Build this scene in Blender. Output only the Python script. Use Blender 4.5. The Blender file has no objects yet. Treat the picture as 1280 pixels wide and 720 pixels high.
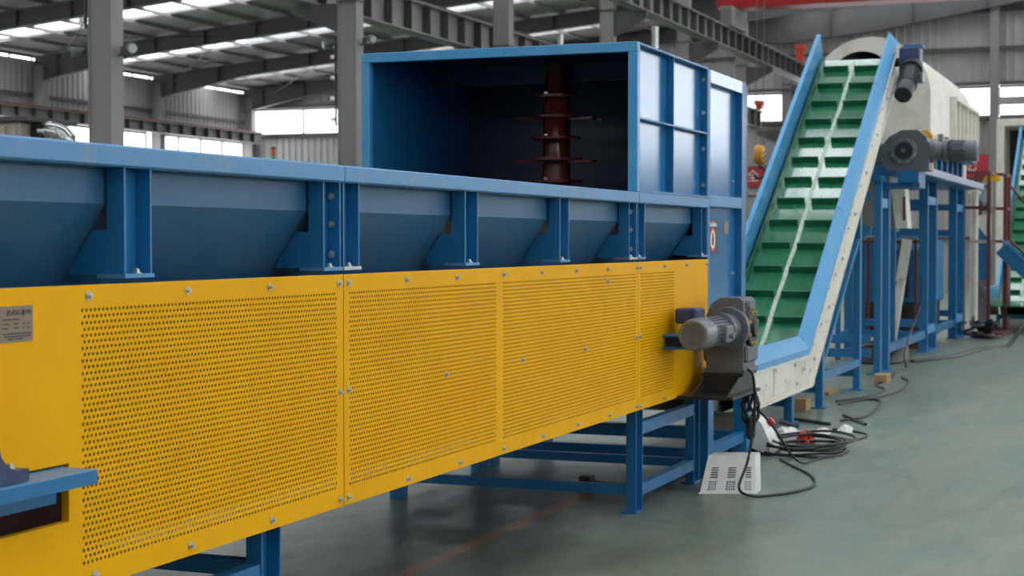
import bpy, math, random
from mathutils import Vector, Matrix
random.seed(7)
scene = bpy.context.scene
col = scene.collection
PI = math.pi

# ------------------------------------------------------------------ camera
F_PX = 2080.0                                   # focal length in pixels of a 1280x720 frame
YAW = math.atan(815.0 / F_PX)                   # the machines run along +X
PITCH = math.atan(-60.0 / F_PX)
cam_data = bpy.data.cameras.new('camera')
cam_data.sensor_width = 36.0
cam_data.lens = F_PX / 1280.0 * 36.0
cam_data.clip_end = 300
cam_data.dof.use_dof = True
cam_data.dof.focus_distance = 6.6
cam_data.dof.aperture_fstop = 5.0
cam = bpy.data.objects.new('camera', cam_data)
col.objects.link(cam)
cam.location = (0, 0, 1.55)
cam.rotation_euler = (PI / 2 + PITCH, 0, YAW - PI / 2)
scene.camera = cam

# ------------------------------------------------------------------ world, light, exposure
world = bpy.data.worlds.new('overcast_sky')
scene.world = world
world.use_nodes = True
bg = world.node_tree.nodes['Background']
bg.inputs['Color'].default_value = (0.96, 0.985, 1.0, 1)
bg.inputs['Strength'].default_value = 1.0
scene.view_settings.view_transform = 'Standard'
scene.view_settings.look = 'None'
scene.view_settings.gamma = 1.0
scene.view_settings.use_curve_mapping = False
scene.view_settings.exposure = 2.35
scene.cycles.use_denoising = True
scene.cycles.caustics_reflective = False
scene.cycles.caustics_refractive = False
scene.cycles.max_bounces = 8
scene.cycles.transparent_max_bounces = 8

# ------------------------------------------------------------------ materials
def material(name, color, rough=0.5, metal=0.0, color2=None, scale=6.0, amount=0.5, bump=0.0,
             bump_scale=60.0, spec=0.5, coat=0.0, rough2=None, stretch=None, detail=6.0, lo=0.42, hi=0.68):
    m = bpy.data.materials.new(name)
    m.use_nodes = True
    nt = m.node_tree
    b = nt.nodes['Principled BSDF']
    b.inputs['Base Color'].default_value = (*color, 1)
    b.inputs['Roughness'].default_value = rough
    b.inputs['Metallic'].default_value = metal
    b.inputs['Specular IOR Level'].default_value = spec
    if coat:
        b.inputs['Coat Weight'].default_value = coat
        b.inputs['Coat Roughness'].default_value = 0.12
    geo = nt.nodes.new('ShaderNodeNewGeometry')
    src = geo.outputs['Position']
    if stretch:
        mp = nt.nodes.new('ShaderNodeMapping')
        mp.inputs['Scale'].default_value = stretch
        nt.links.new(src, mp.inputs['Vector'])
        src = mp.outputs['Vector']
    if color2 is not None or rough2 is not None:
        n = nt.nodes.new('ShaderNodeTexNoise')
        n.inputs['Scale'].default_value = scale
        n.inputs['Detail'].default_value = detail
        nt.links.new(src, n.inputs['Vector'])
        r = nt.nodes.new('ShaderNodeMapRange')
        r.inputs['From Min'].default_value = lo
        r.inputs['From Max'].default_value = hi
        r.inputs['To Max'].default_value = amount
        nt.links.new(n.outputs['Fac'], r.inputs['Value'])
        if color2 is not None:
            mx = nt.nodes.new('ShaderNodeMix')
            mx.data_type = 'RGBA'
            mx.inputs['A'].default_value = (*color, 1)
            mx.inputs['B'].default_value = (*color2, 1)
            nt.links.new(r.outputs['Result'], mx.inputs['Factor'])
            nt.links.new(mx.outputs['Result'], b.inputs['Base Color'])
        if rough2 is not None:
            r2 = nt.nodes.new('ShaderNodeMapRange')
            r2.inputs['From Min'].default_value = lo
            r2.inputs['From Max'].default_value = hi
            r2.inputs['To Min'].default_value = rough
            r2.inputs['To Max'].default_value = rough2
            nt.links.new(n.outputs['Fac'], r2.inputs['Value'])
            nt.links.new(r2.outputs['Result'], b.inputs['Roughness'])
    if bump:
        n2 = nt.nodes.new('ShaderNodeTexNoise')
        n2.inputs['Scale'].default_value = bump_scale
        n2.inputs['Detail'].default_value = 3
        nt.links.new(src, n2.inputs['Vector'])
        bp = nt.nodes.new('ShaderNodeBump')
        bp.inputs['Strength'].default_value = bump
        bp.inputs['Distance'].default_value = 0.01
        nt.links.new(n2.outputs['Fac'], bp.inputs['Height'])
        nt.links.new(bp.outputs['Normal'], b.inputs['Normal'])
    return m

def pane_material(name, tint, clear=0.85):
    m = bpy.data.materials.new(name)
    m.use_nodes = True
    nt = m.node_tree
    nt.nodes.clear()
    o = nt.nodes.new('ShaderNodeOutputMaterial')
    t = nt.nodes.new('ShaderNodeBsdfTransparent')
    t.inputs['Color'].default_value = (*tint, 1)
    d = nt.nodes.new('ShaderNodeBsdfPrincipled')
    d.inputs['Base Color'].default_value = (0.7, 0.72, 0.7, 1)
    d.inputs['Roughness'].default_value = 0.2
    mx = nt.nodes.new('ShaderNodeMixShader')
    mx.inputs['Fac'].default_value = 1 - clear
    nt.links.new(t.outputs[0], mx.inputs[1])
    nt.links.new(d.outputs[0], mx.inputs[2])
    nt.links.new(mx.outputs[0], o.inputs['Surface'])
    return m

M = {}
M['blue'] = material('blue_enamel', (0.012, 0.14, 0.325), 0.36, color2=(0.017, 0.165, 0.37), scale=3, amount=0.8, rough2=0.45, bump=0.03, bump_scale=40)
M['blue_worn'] = material('worn_blue_enamel', (0.065, 0.24, 0.47), 0.36, color2=(0.22, 0.29, 0.36), scale=9, amount=0.75, rough2=0.55, bump=0.05, bump_scale=70, lo=0.5, hi=0.72)
M['blue_gloss'] = material('glossy_blue_enamel', (0.016, 0.16, 0.38), 0.20, color2=(0.02, 0.185, 0.42), scale=2, amount=0.6, bump=0.05, bump_scale=2.5, spec=0.5)
M['blue_light'] = material('light_blue_enamel', (0.05, 0.29, 0.56), 0.34, color2=(0.10, 0.33, 0.58), scale=4, amount=0.7, rough2=0.42)
M['blue_sheet'] = material('blue_trough_sheet', (0.022, 0.115, 0.24), 0.42, color2=(0.048, 0.13, 0.225), scale=4, amount=0.7, stretch=(1, 1, 2.5))
M['navy'] = material('navy_cast_iron', (0.022, 0.04, 0.11), 0.42, color2=(0.04, 0.06, 0.14), scale=14, amount=0.6, bump=0.15, bump_scale=90)
M['yellow'] = material('yellow_enamel', (0.88, 0.43, 0.001), 0.48, spec=0.12, color2=(0.82, 0.385, 0.001), scale=3, amount=0.8, rough2=0.5, bump=0.02, bump_scale=30)
M['yellow_guard'] = material('yellow_guard_paint', (0.85, 0.45, 0.01), 0.45, color2=(0.7, 0.33, 0.01), scale=8)
M['zinc'] = material('zinc_plated_steel', (0.62, 0.62, 0.60), 0.32, metal=0.85, color2=(0.42, 0.42, 0.42), scale=50)
M['maroon'] = material('maroon_machinery_paint', (0.060, 0.012, 0.008), 0.5, color2=(0.03, 0.01, 0.01), scale=6)
M['rotor'] = material('glossy_maroon_paint', (0.13, 0.018, 0.012), 0.09, color2=(0.07, 0.012, 0.01), scale=7, amount=0.7, coat=0.5, bump=0.08, bump_scale=9)
M['cream'] = material('cream_white_paint', (0.78, 0.735, 0.65), 0.5, color2=(0.62, 0.57, 0.49), scale=7, amount=0.7, lo=0.5)
M['cream_worn'] = material('chipped_cream_paint', (0.72, 0.68, 0.60), 0.5, color2=(0.32, 0.27, 0.22), scale=13, amount=0.85, lo=0.58, hi=0.7)
M['belt'] = material('green_pvc_belt', (0.014, 0.17, 0.07), 0.10, color2=(0.022, 0.20, 0.09), scale=5, amount=0.8, rough2=0.16, stretch=(1, 3, 1), bump=0.006, bump_scale=5, spec=1.0, coat=1.0)
M['cleat'] = material('green_pvc_cleat', (0.007, 0.11, 0.045), 0.32, color2=(0.02, 0.2, 0.09), scale=8)
M['seam'] = material('pale_belt_lacing', (0.55, 0.62, 0.52), 0.5, color2=(0.25, 0.42, 0.30), scale=16, amount=0.8)
M['grey_iron'] = material('dark_grey_gearbox_paint', (0.105, 0.115, 0.135), 0.42, color2=(0.15, 0.16, 0.18), scale=12, amount=0.7, bump=0.1, bump_scale=80)
M['grey_alu'] = material('cast_aluminium_grey', (0.16, 0.165, 0.18), 0.38, metal=0.2, color2=(0.21, 0.215, 0.23), scale=20, bump=0.08, bump_scale=90)
M['black'] = material('black_paint', (0.014, 0.014, 0.016), 0.42, color2=(0.04, 0.04, 0.045), scale=10)
M['rubber'] = material('black_cable_rubber', (0.010, 0.010, 0.011), 0.45, color2=(0.03, 0.03, 0.03), scale=30)
M['steel'] = material('grey_painted_steel', (0.25, 0.235, 0.225), 0.55, color2=(0.30, 0.28, 0.265), scale=1.2, amount=0.8, stretch=(1, 1, 0.4))
M['steel_dark'] = material('dark_painted_steel', (0.085, 0.082, 0.083), 0.6, color2=(0.115, 0.108, 0.105), scale=2)
M['sheet'] = material('grey_corrugated_sheet', (0.44, 0.42, 0.415), 0.5, color2=(0.36, 0.345, 0.34), scale=0.8, amount=0.8)
M['roof'] = material('grey_roof_sheet', (0.30, 0.28, 0.275), 0.55, color2=(0.36, 0.33, 0.32), scale=0.6, amount=0.8)
M['red'] = material('red_crane_paint', (0.40, 0.018, 0.02), 0.4, color2=(0.3, 0.015, 0.015), scale=2)
M['red_orange'] = material('orange_red_paint', (0.62, 0.065, 0.02), 0.45, color2=(0.5, 0.05, 0.02), scale=4)
M['red_sign'] = material('red_sign_print', (0.48, 0.035, 0.05), 0.45, color2=(0.40, 0.03, 0.04), scale=4)
M['rail_red'] = material('brown_red_primer', (0.12, 0.022, 0.02), 0.5, color2=(0.18, 0.05, 0.04), scale=10)
M['chrome'] = material('stainless_steel', (0.62, 0.62, 0.60), 0.22, metal=1.0, color2=(0.5, 0.5, 0.48), scale=9)
M['tan'] = material('tan_ribbed_cabinet', (0.50, 0.43, 0.36), 0.45, color2=(0.42, 0.36, 0.3), scale=3)
M['plastic_white'] = material('white_plastic', (0.74, 0.72, 0.68), 0.42, color2=(0.60, 0.57, 0.52), scale=15, amount=0.5)
M['plastic_red'] = material('red_plastic', (0.6, 0.03, 0.02), 0.4)
M['cloth'] = material('white_rag_cloth', (0.78, 0.78, 0.76), 0.8, color2=(0.6, 0.6, 0.58), scale=30)
M['wood'] = material('plain_wood', (0.42, 0.26, 0.12), 0.6, color2=(0.32, 0.19, 0.09), scale=8, stretch=(1, 12, 1))
M['plate'] = material('brushed_name_plate', (0.25, 0.19, 0.13), 0.4, metal=0.4, color2=(0.20, 0.15, 0.11), scale=30)
M['ink'] = material('black_ink', (0.02, 0.018, 0.02), 0.5)
M['white_ink'] = material('white_ink', (0.8, 0.8, 0.8), 0.5)
M['green_lamp'] = material('green_lens', (0.02, 0.4, 0.12), 0.3)
M['grey_panel'] = material('olive_grey_panel', (0.24, 0.25, 0.22), 0.5, color2=(0.2, 0.21, 0.19), scale=5)
M['lavender'] = material('pale_primed_edge', (0.42, 0.44, 0.58), 0.4, color2=(0.32, 0.34, 0.48), scale=8)
M['hook'] = material('hook_block_orange', (0.65, 0.28, 0.02), 0.4)
M['interior_dark'] = material('dark_interior_blue', (0.008, 0.022, 0.05), 0.4, color2=(0.012, 0.03, 0.06), scale=4)  # housing interior's darkness put into the colour, deeper than the outer blue
M['glass'] = pane_material('window_pane', (0.98, 0.99, 1.0), 0.92)
M['frp'] = pane_material('skylight_sheet', (0.96, 0.98, 1.0), 0.85)

def floor_material():
    m = bpy.data.materials.new('painted_concrete_floor')
    m.use_nodes = True
    nt = m.node_tree
    N, L = nt.nodes, nt.links
    b = N['Principled BSDF']
    geo = N.new('ShaderNodeNewGeometry')
    def noise(scale, stretch=(1, 1, 1), detail=6, dist=0.0):
        mp = N.new('ShaderNodeMapping')
        mp.inputs['Scale'].default_value = stretch
        L.new(geo.outputs['Position'], mp.inputs['Vector'])
        n = N.new('ShaderNodeTexNoise')
        n.inputs['Scale'].default_value = scale
        n.inputs['Detail'].default_value = detail
        n.inputs['Distortion'].default_value = dist
        L.new(mp.outputs['Vector'], n.inputs['Vector'])
        return n.outputs['Fac']
    def rng(v, a, c, lo=0.0, hi=1.0):
        r = N.new('ShaderNodeMapRange')
        r.inputs['From Min'].default_value = a
        r.inputs['From Max'].default_value = c
        r.inputs['To Min'].default_value = lo
        r.inputs['To Max'].default_value = hi
        L.new(v, r.inputs['Value'])
        return r.outputs['Result']
    def mix(fac, A, B):
        x = N.new('ShaderNodeMix')
        x.data_type = 'RGBA'
        L.new(fac, x.inputs['Factor'])
        for k, v in (('A', A), ('B', B)):
            if isinstance(v, tuple):
                x.inputs[k].default_value = (*v, 1)
            else:
                L.new(v, x.inputs[k])
        return x.outputs['Result']
    def math_(op, a, c):
        x = N.new('ShaderNodeMath')
        x.operation = op
        for i, v in enumerate((a, c)):
            if isinstance(v, float):
                x.inputs[i].default_value = v
            else:
                L.new(v, x.inputs[i])
        return x.outputs[0]
    c1 = mix(rng(noise(0.8), 0.35, 0.7), (0.168, 0.203, 0.150), (0.212, 0.240, 0.182))
    c2 = mix(rng(noise(2.2, (0.5, 2.5, 1), 8, 1.2), 0.48, 0.74, 0, 0.6), c1, (0.115, 0.128, 0.108))
    c3 = mix(rng(noise(3.5, (0.5, 2, 1), 9, 0.6), 0.54, 0.76, 0, 0.45), c2, (0.27, 0.29, 0.245))
    # teal paint left in scuffed streaks
    c3 = mix(rng(noise(1.6, (0.35, 1.6, 1), 7, 0.8), 0.46, 0.70, 0, 0.7), c3, (0.115, 0.205, 0.155))
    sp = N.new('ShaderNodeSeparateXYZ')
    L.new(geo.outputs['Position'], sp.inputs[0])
    # patchy oily grime, its colour also standing in for shade around the feeder
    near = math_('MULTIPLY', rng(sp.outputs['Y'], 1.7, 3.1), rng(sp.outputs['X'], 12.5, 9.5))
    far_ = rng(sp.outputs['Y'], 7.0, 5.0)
    grime_shade = math_('MULTIPLY', math_('MULTIPLY', near, far_), rng(noise(1.7, (0.6, 1.4, 1), 8, 0.7), 0.30, 0.62, 0.25, 0.85))
    c3 = mix(grime_shade, c3, (0.050, 0.049, 0.040))
    # worn orange marking line along the machine
    d = math_('ABSOLUTE', math_('SUBTRACT', sp.outputs['Y'], 3.27), 0.0)
    band = math_('MULTIPLY', math_('LESS_THAN', d, 0.045), rng(noise(9), 0.36, 0.60, 0.55, 1.0))
    band = math_('MULTIPLY', band, math_('LESS_THAN', sp.outputs['X'], 9.9))
    c4 = mix(band, c3, (0.27, 0.125, 0.045))
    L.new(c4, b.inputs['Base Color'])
    L.new(rng(noise(3, (1, 2, 1), 6, 0.5), 0.3, 0.75, 0.30, 0.42), b.inputs['Roughness'])
    bp = N.new('ShaderNodeBump')
    bp.inputs['Strength'].default_value = 0.03
    bp.inputs['Distance'].default_value = 0.01
    L.new(noise(2.5, (1, 1, 1), 6), bp.inputs['Height'])
    L.new(bp.outputs['Normal'], b.inputs['Normal'])
    return m
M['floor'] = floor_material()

# ------------------------------------------------------------------ mesh helpers
class MB:
    def __init__(self):
        self.v, self.f = [], []
    def add(self, vs, fs):
        o = len(self.v)
        self.v += [tuple(p) for p in vs]
        self.f += [tuple(i + o for i in f) for f in fs]
        return self
    def box(self, x0, x1, y0, y1, z0, z1):
        vs = [(x, y, z) for z in (z0, z1) for y in (y0, y1) for x in (x0, x1)]
        return self.add(vs, [(0, 2, 3, 1), (4, 5, 7, 6), (0, 1, 5, 4), (2, 6, 7, 3), (0, 4, 6, 2), (1, 3, 7, 5)])
    def bbox(self, x0, x1, y0, y1, z0, z1, b=0.006):
        # box with chamfered edges
        lo, hi = (x0, y0, z0), (x1, y1, z1)
        vs, idx = [], {}
        for sx in (0, 1):
            for sy in (0, 1):
                for sz in (0, 1):
                    s = (sx, sy, sz)
                    base = [hi[i] if s[i] else lo[i] for i in range(3)]
                    for ax in range(3):
                        p = [base[i] + (0 if i == ax else (-b if s[i] else b)) for i in range(3)]
                        idx[(s, ax)] = len(vs)
                        vs.append(p)
        fs = []
        for ax in range(3):
            a, c = [i for i in range(3) if i != ax]
            for s in (0, 1):
                q = []
                for u, w in ((0, 0), (1, 0), (1, 1), (0, 1)):
                    k = [0, 0, 0]; k[ax] = s; k[a] = u; k[c] = w
                    q.append(idx[(tuple(k), ax)])
                fs.append(tuple(q if (s == 1) == (ax != 1) else q[::-1]))
        for ax in range(3):          # edges parallel to ax
            a, c = [i for i in range(3) if i != ax]
            for u in (0, 1):
                for w in (0, 1):
                    k0 = [0, 0, 0]; k0[a] = u; k0[c] = w
                    k1 = list(k0); k1[ax] = 1
                    q = [idx[(tuple(k0), a)], idx[(tuple(k1), a)], idx[(tuple(k1), c)], idx[(tuple(k0), c)]]
                    fs.append(tuple(q))
        for sx in (0, 1):
            for sy in (0, 1):
                for sz in (0, 1):
                    s = (sx, sy, sz)
                    fs.append(tuple(idx[(s, ax)] for ax in range(3)))
        return self.add(vs, fs)
    def prism(self, poly, axis, a, b):
        """poly: 2-D outline in the two remaining axes (in x,y,z order); extruded along axis from a to b"""
        n = len(poly)
        def p3(q, t):
            if axis == 0: return (t, q[0], q[1])
            if axis == 1: return (q[0], t, q[1])
            return (q[0], q[1], t)
        vs = [p3(q, a) for q in poly] + [p3(q, b) for q in poly]
        fs = [tuple(range(n))[::-1], tuple(range(n, 2 * n))]
        fs += [(i, (i + 1) % n, n + (i + 1) % n, n + i) for i in range(n)]
        return self.add(vs, fs)
    def cyl(self, p0, p1, r0, r1=None, n=20, caps=True):
        r1 = r0 if r1 is None else r1
        p0, p1 = Vector(p0), Vector(p1)
        d = (p1 - p0).normalized()
        u = d.orthogonal().normalized()
        w = d.cross(u)
        vs = []
        for p, r in ((p0, r0), (p1, r1)):
            vs += [p + u * (r * math.cos(2 * PI * i / n)) + w * (r * math.sin(2 * PI * i / n)) for i in range(n)]
        fs = [(i, (i + 1) % n, n + (i + 1) % n, n + i) for i in range(n)]
        if caps:
            fs += [tuple(range(n))[::-1], tuple(range(n, 2 * n))]
        return self.add(vs, fs)
    def lathe(self, p0, d, prof, n=28):
        """prof: list of (distance along d, radius)"""
        p0, d = Vector(p0), Vector(d).normalized()
        u = d.orthogonal().normalized()
        w = d.cross(u)
        vs, fs = [], []
        for t, r in prof:
            vs += [p0 + d * t + u * (r * math.cos(2 * PI * i / n)) + w * (r * math.sin(2 * PI * i / n)) for i in range(n)]
        for k in range(len(prof) - 1):
            fs += [(k * n + i, k * n + (i + 1) % n, (k + 1) * n + (i + 1) % n, (k + 1) * n + i) for i in range(n)]
        fs += [tuple(range(n))[::-1], tuple(range((len(prof) - 1) * n, len(prof) * n))]
        return self.add(vs, fs)
    def tube(self, pts, r, n=8, closed=False):
        pts = [Vector(p) for p in pts]
        vs, fs, m = [], [], len(pts)
        for k, p in enumerate(pts):
            d = (pts[min(k + 1, m - 1)] - pts[max(k - 1, 0)]).normalized()
            up = Vector((0, 0, 1)) if abs(d.z) < 0.95 else Vector((1, 0, 0))
            u = d.cross(up).normalized()
            w = u.cross(d)
            vs += [p + u * (r * math.cos(2 * PI * i / n)) + w * (r * math.sin(2 * PI * i / n)) for i in range(n)]
        for k in range(m - 1):
            fs += [(k * n + i, k * n + (i + 1) % n, (k + 1) * n + (i + 1) % n, (k + 1) * n + i) for i in range(n)]
        fs += [tuple(range(n))[::-1], tuple(range((m - 1) * n, m * n))]
        return self.add(vs, fs)
    def bar(self, p0, p1, w, h, side=(0, 1, 0)):
        """rectangular bar from p0 to p1: w along side, h across"""
        p0, p1 = Vector(p0), Vector(p1)
        d = (p1 - p0).normalized()
        s = Vector(side)
        s = (s - d * s.dot(d)).normalized()
        t = d.cross(s)
        vs = []
        for p in (p0, p1):
            vs += [p + s * (a * w / 2) + t * (b * h / 2) for a, b in ((-1, -1), (1, -1), (1, 1), (-1, 1))]
        return self.add(vs, [(0, 3, 2, 1), (4, 5, 6, 7), (0, 1, 5, 4), (1, 2, 6, 5), (2, 3, 7, 6), (3, 0, 4, 7)])
    def mesh(self, name, origin=(0, 0, 0), smooth=True):
        me = bpy.data.meshes.new(name)
        ox, oy, oz = origin
        me.from_pydata([(x - ox, y - oy, z - oz) for x, y, z in self.v], [], self.f)
        me.validate()
        import bmesh
        bm = bmesh.new()
        bm.from_mesh(me)
        bmesh.ops.recalc_face_normals(bm, faces=bm.faces)
        bm.to_mesh(me)
        bm.free()
        if smooth:
            me.shade_smooth()
            me.set_sharp_from_angle(angle=math.radians(35))
        return me

def wloc(o):
    v = Vector((0, 0, 0))
    while o is not None:
        v += o.location
        o = o.parent
    return v

def build(mb, name, mat, parent=None, kind=None, smooth=True):
    org = wloc(parent) if parent else (0, 0, 0)
    o = bpy.data.objects.new(name, mb.mesh(name, org, smooth))
    o.data.materials.append(M[mat])
    col.objects.link(o)
    o.parent = parent
    if kind: o['kind'] = kind
    return o

def place(me, name, parent, loc, rot=(0, 0, 0)):
    """shared mesh placed at a world location"""
    o = bpy.data.objects.new(name, me)
    col.objects.link(o)
    o.parent = parent
    o.location = Vector(loc) - (wloc(parent) if parent else Vector((0, 0, 0)))
    o.rotation_euler = rot
    return o

def tag(o, label, cat, group=None):
    o['label'] = label
    o['category'] = cat
    if group: o['group'] = group
    return o

def thing(name, label, cat, loc, group=None):
    o = bpy.data.objects.new(name, None)
    o.empty_display_size = 0.1
    col.objects.link(o)
    o.location = loc
    return tag(o, label, cat, group)

def struct(mb, name, mat, label=None, smooth=True):
    o = build(mb, name, mat, None, 'structure', smooth)
    if label: o['label'] = label
    return o

def copy_tree(o, parent=None):
    c = o.copy()
    col.objects.link(c)
    c.parent = parent
    for ch in list(o.children):
        copy_tree(ch, c)
    return c

def shared(mb, name, mat, smooth=True):
    me = mb.mesh(name, (0, 0, 0), smooth)
    me.materials.append(M[mat])
    return me

def text_mesh(body, size, mat, extrude=0.0005):
    cu = bpy.data.curves.new('lettering', 'FONT')
    cu.body = body
    cu.size = size
    cu.extrude = extrude
    cu.align_x = 'CENTER'
    cu.align_y = 'CENTER'
    t = bpy.data.objects.new('lettering_tmp', cu)
    col.objects.link(t)
    dg = bpy.context.evaluated_depsgraph_get()
    me = bpy.data.meshes.new_from_object(t.evaluated_get(dg))
    bpy.data.objects.remove(t)
    bpy.data.curves.remove(cu)
    me.materials.clear()
    me.materials.append(M[mat])
    return me

def channel(mb, x0, x1, y0, z0, z1, depth=0.058, t=0.009):
    """C-channel standing upright, open towards -Y, flanges facing -X and +X"""
    mb.box(x0, x0 + t, y0, y0 + depth, z0, z1)
    mb.box(x1 - t, x1, y0, y0 + depth, z0, z1)
    mb.box(x0 + t, x1 - t, y0 + depth - t, y0 + depth, z0, z1)
    return mb

# shared bolt meshes: head facing -Y and head facing -X
def bolt_mesh(axis, r=0.0085, h=0.008):
    b = MB()
    d = {'-y': (0, -1, 0), '-x': (-1, 0, 0), 'z': (0, 0, 1)}[axis]
    d = Vector(d)
    b.cyl((0, 0, 0), d * 0.003, r * 1.55, n=12)
    b.cyl(d * 0.003, d * (0.003 + h), r, n=6)
    b.cyl(d * (0.003 + h), d * (0.007 + h), r * 0.55, n=8)
    return shared(b, 'bolt', 'zinc')
BOLT_Y = bolt_mesh('-y')
BOLT_X = bolt_mesh('-x')
BOLT_Z = bolt_mesh('z', 0.009, 0.008)

# ================================================================== THE HALL
XE, YL = 51.7, 30.4              # end wall and side wall
def roof_z(y):
    return 6.87 + 0.093 * (YL - y) if y > -7 else 6.87 + 0.093 * (YL + 7) - 0.093 * (-7 - y)
X_FRAMES = [15.7 + 6 * i for i in range(-4, 7)]
Y_END = -24.0

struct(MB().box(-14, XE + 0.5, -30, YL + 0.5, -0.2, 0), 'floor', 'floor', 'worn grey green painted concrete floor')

def corrugated(mb, along, fixed, a0, a1, z0, z1, pitch=0.25, amp=0.04, inward=-1):
    """trapezoid-ribbed sheet along axis 'x' or 'y'"""
    n = int((a1 - a0) / pitch)
    prof = []
    for i in range(n):
        s = a0 + i * pitch
        for u, d in ((0, 0), (0.55, 0), (0.68, 1), (0.87, 1)):
            prof.append((s + u * pitch, fixed + inward * amp * d))
    prof.append((a1, fixed))
    vs = []
    for s, d in prof:
        for z in (z0, z1):
            vs.append((s, d, z) if along == 'x' else (d, s, z))
    mb.add(vs, [(2 * i, 2 * i + 2, 2 * i + 3, 2 * i + 1) for i in range(len(prof) - 1)])
    return mb

# side wall (left), with a window band, and end wall (back), with a higher one
wl = MB()
corrugated(wl, 'x', YL, X_FRAMES[0], XE, 0, 3.0)
corrugated(wl, 'x', YL, X_FRAMES[0], XE, 5.02, 6.72)
wall_left = struct(wl, 'wall_left', 'sheet', 'grey corrugated side wall behind the machines', smooth=False)
wb = MB()
corrugated(wb, 'y', XE, -4.5, YL, 0, 5.2)
corrugated(wb, 'y', XE, Y_END, -14.4, 0, 5.2)
corrugated(wb, 'y', XE, -14.4, -4.5, 0, 4.0)
corrugated(wb, 'y', XE, -4.5, YL, 6.18, 10.2)
corrugated(wb, 'y', XE, Y_END, -14.4, 6.18, 10.2)
corrugated(wb, 'y', XE, -14.4, -4.5, 8.6, 10.2)
wall_back = struct(wb, 'wall_back', 'sheet', 'grey corrugated end wall of the hall', smooth=False)
wr = MB()
corrugated(wr, 'x', Y_END, X_FRAMES[0], XE, 0, 3.0, inward=1)
corrugated(wr, 'x', Y_END, X_FRAMES[0], XE, 6.64, roof_z(Y_END), inward=1)
wall_right = struct(wr, 'wall_right', 'sheet', 'grey corrugated side wall on the right of the hall', smooth=False)
wf = MB()
corrugated(wf, 'y', X_FRAMES[0], Y_END, YL, 0, 5.2, inward=1)
corrugated(wf, 'y', X_FRAMES[0], Y_END, YL, 6.18, 10.2, inward=1)
wall_front = struct(wf, 'wall_front', 'sheet', 'grey corrugated end wall behind the camera', smooth=False)
# girts on the end wall
for z in (1.6, 3.4, 5.16, 6.22, 7.27, 8.4):
    build(MB().box(XE - 0.16, XE - 0.06, Y_END if z < 5 else -4.5, YL, z - 0.05, z + 0.05), 'girt', 'steel_dark', wall_back)
for y in (4.75, -4.5, -14.4, 17.2, 23.6):
    build(MB().box(XE - 0.34, XE - 0.16, y - 0.13, y + 0.13, 0, roof_z(y) - 0.6), 'wall_column', 'steel', wall_back)
for z in (1.4, 2.9, 5.7):
    build(MB().box(10, XE, YL - 0.16, YL - 0.06, z - 0.05, z + 0.05), 'girt', 'steel_dark', wall_left)

build(MB().box(XE - 0.32, XE - 0.17, -4.4, 4.62, 5.56, 5.80), 'girt', 'sheet', wall_back)
win_n = 0
def window(x0, x1, y0, y1, z0, z1, nm):
    """glazing band between two corners, with frame bars"""
    global win_n
    win_n += 1
    f = MB()
    alongx = abs(x1 - x0) > abs(y1 - y0)
    t = 0.04
    if alongx:
        f.box(x0, x1, y0 - t, y0 + t, z0 - 0.03, z0 + 0.05).box(x0, x1, y0 - t, y0 + t, z1 - 0.05, z1 + 0.03)
        L = x1 - x0
        for i in range(nm + 1):
            p = x0 + L * i / nm
            f.box(p - 0.025, p + 0.025, y0 - t, y0 + t, z0 + 0.05, z1 - 0.05)
    else:
        f.box(x0 - t, x0 + t, y0, y1, z0 - 0.03, z0 + 0.05).box(x0 - t, x0 + t, y0, y1, z1 - 0.05, z1 + 0.03)
        L = y1 - y0
        for i in range(nm + 1):
            p = y0 + L * i / nm
            f.box(x0 - t, x0 + t, p - 0.025, p + 0.025, z0 + 0.05, z1 - 0.05)
    w = struct(f, 'window_%d' % win_n, 'steel')
    for i in range(nm):
        p = MB()
        if alongx:
            p.box(x0 + L * i / nm + 0.025, x0 + L * (i + 1) / nm - 0.025, y0 - 0.005, y0 + 0.005, z0 + 0.05, z1 - 0.05)
        else:
            p.box(x0 - 0.005, x0 + 0.005, y0 + L * i / nm + 0.025, y0 + L * (i + 1) / nm - 0.025, z0 + 0.05, z1 - 0.05)
        build(p, 'pane', 'glass', w)
    return w
for i in range(len(X_FRAMES) - 1):
    window(X_FRAMES[i] + 0.25, X_FRAMES[i + 1] - 0.25, YL, YL, 3.05, 4.98, 4)
    window(X_FRAMES[i] + 0.05, X_FRAMES[i + 1] - 0.05, Y_END, Y_END, 3.05, 6.6, 4)  # unseen right-wall glazing, made tall to throw side light on the guards
ys = [Y_END, -14.4, -4.5, 4.75, 11.02, 17.2, 23.6, YL]
for a, b in zip(ys[:-1], ys[1:]):
    if a == -14.4:               # tall gable glazing, unseen, inferred from the glare on the housing side
        window(XE, XE, a + 0.1, b - 0.1, 4.0, 8.6, 6)
    else:
        window(XE, XE, a + 0.13, b - 0.13, 5.24, 6.14, 3)
    window(X_FRAMES[0], X_FRAMES[0], a + 0.13, b - 0.13, 5.24, 6.14, 3)
# narrow eave vent strip of glazing above the side wall
win_n += 1
ev = struct(MB().box(X_FRAMES[0], XE, YL - 0.02, YL + 0.02, 6.79, 6.87), 'window_%d' % win_n, 'steel_dark')
for i in range(len(X_FRAMES) - 1):
    for k in range(6):
        x = X_FRAMES[i] + k
        build(MB().box(x + 0.02, x + 0.98, YL - 0.004, YL + 0.004, 6.72, 6.79), 'pane', 'glass', ev)
        build(MB().box(x - 0.02, x + 0.02, YL - 0.02, YL + 0.02, 6.72, 6.79), 'mullion', 'steel_dark', ev)

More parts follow.
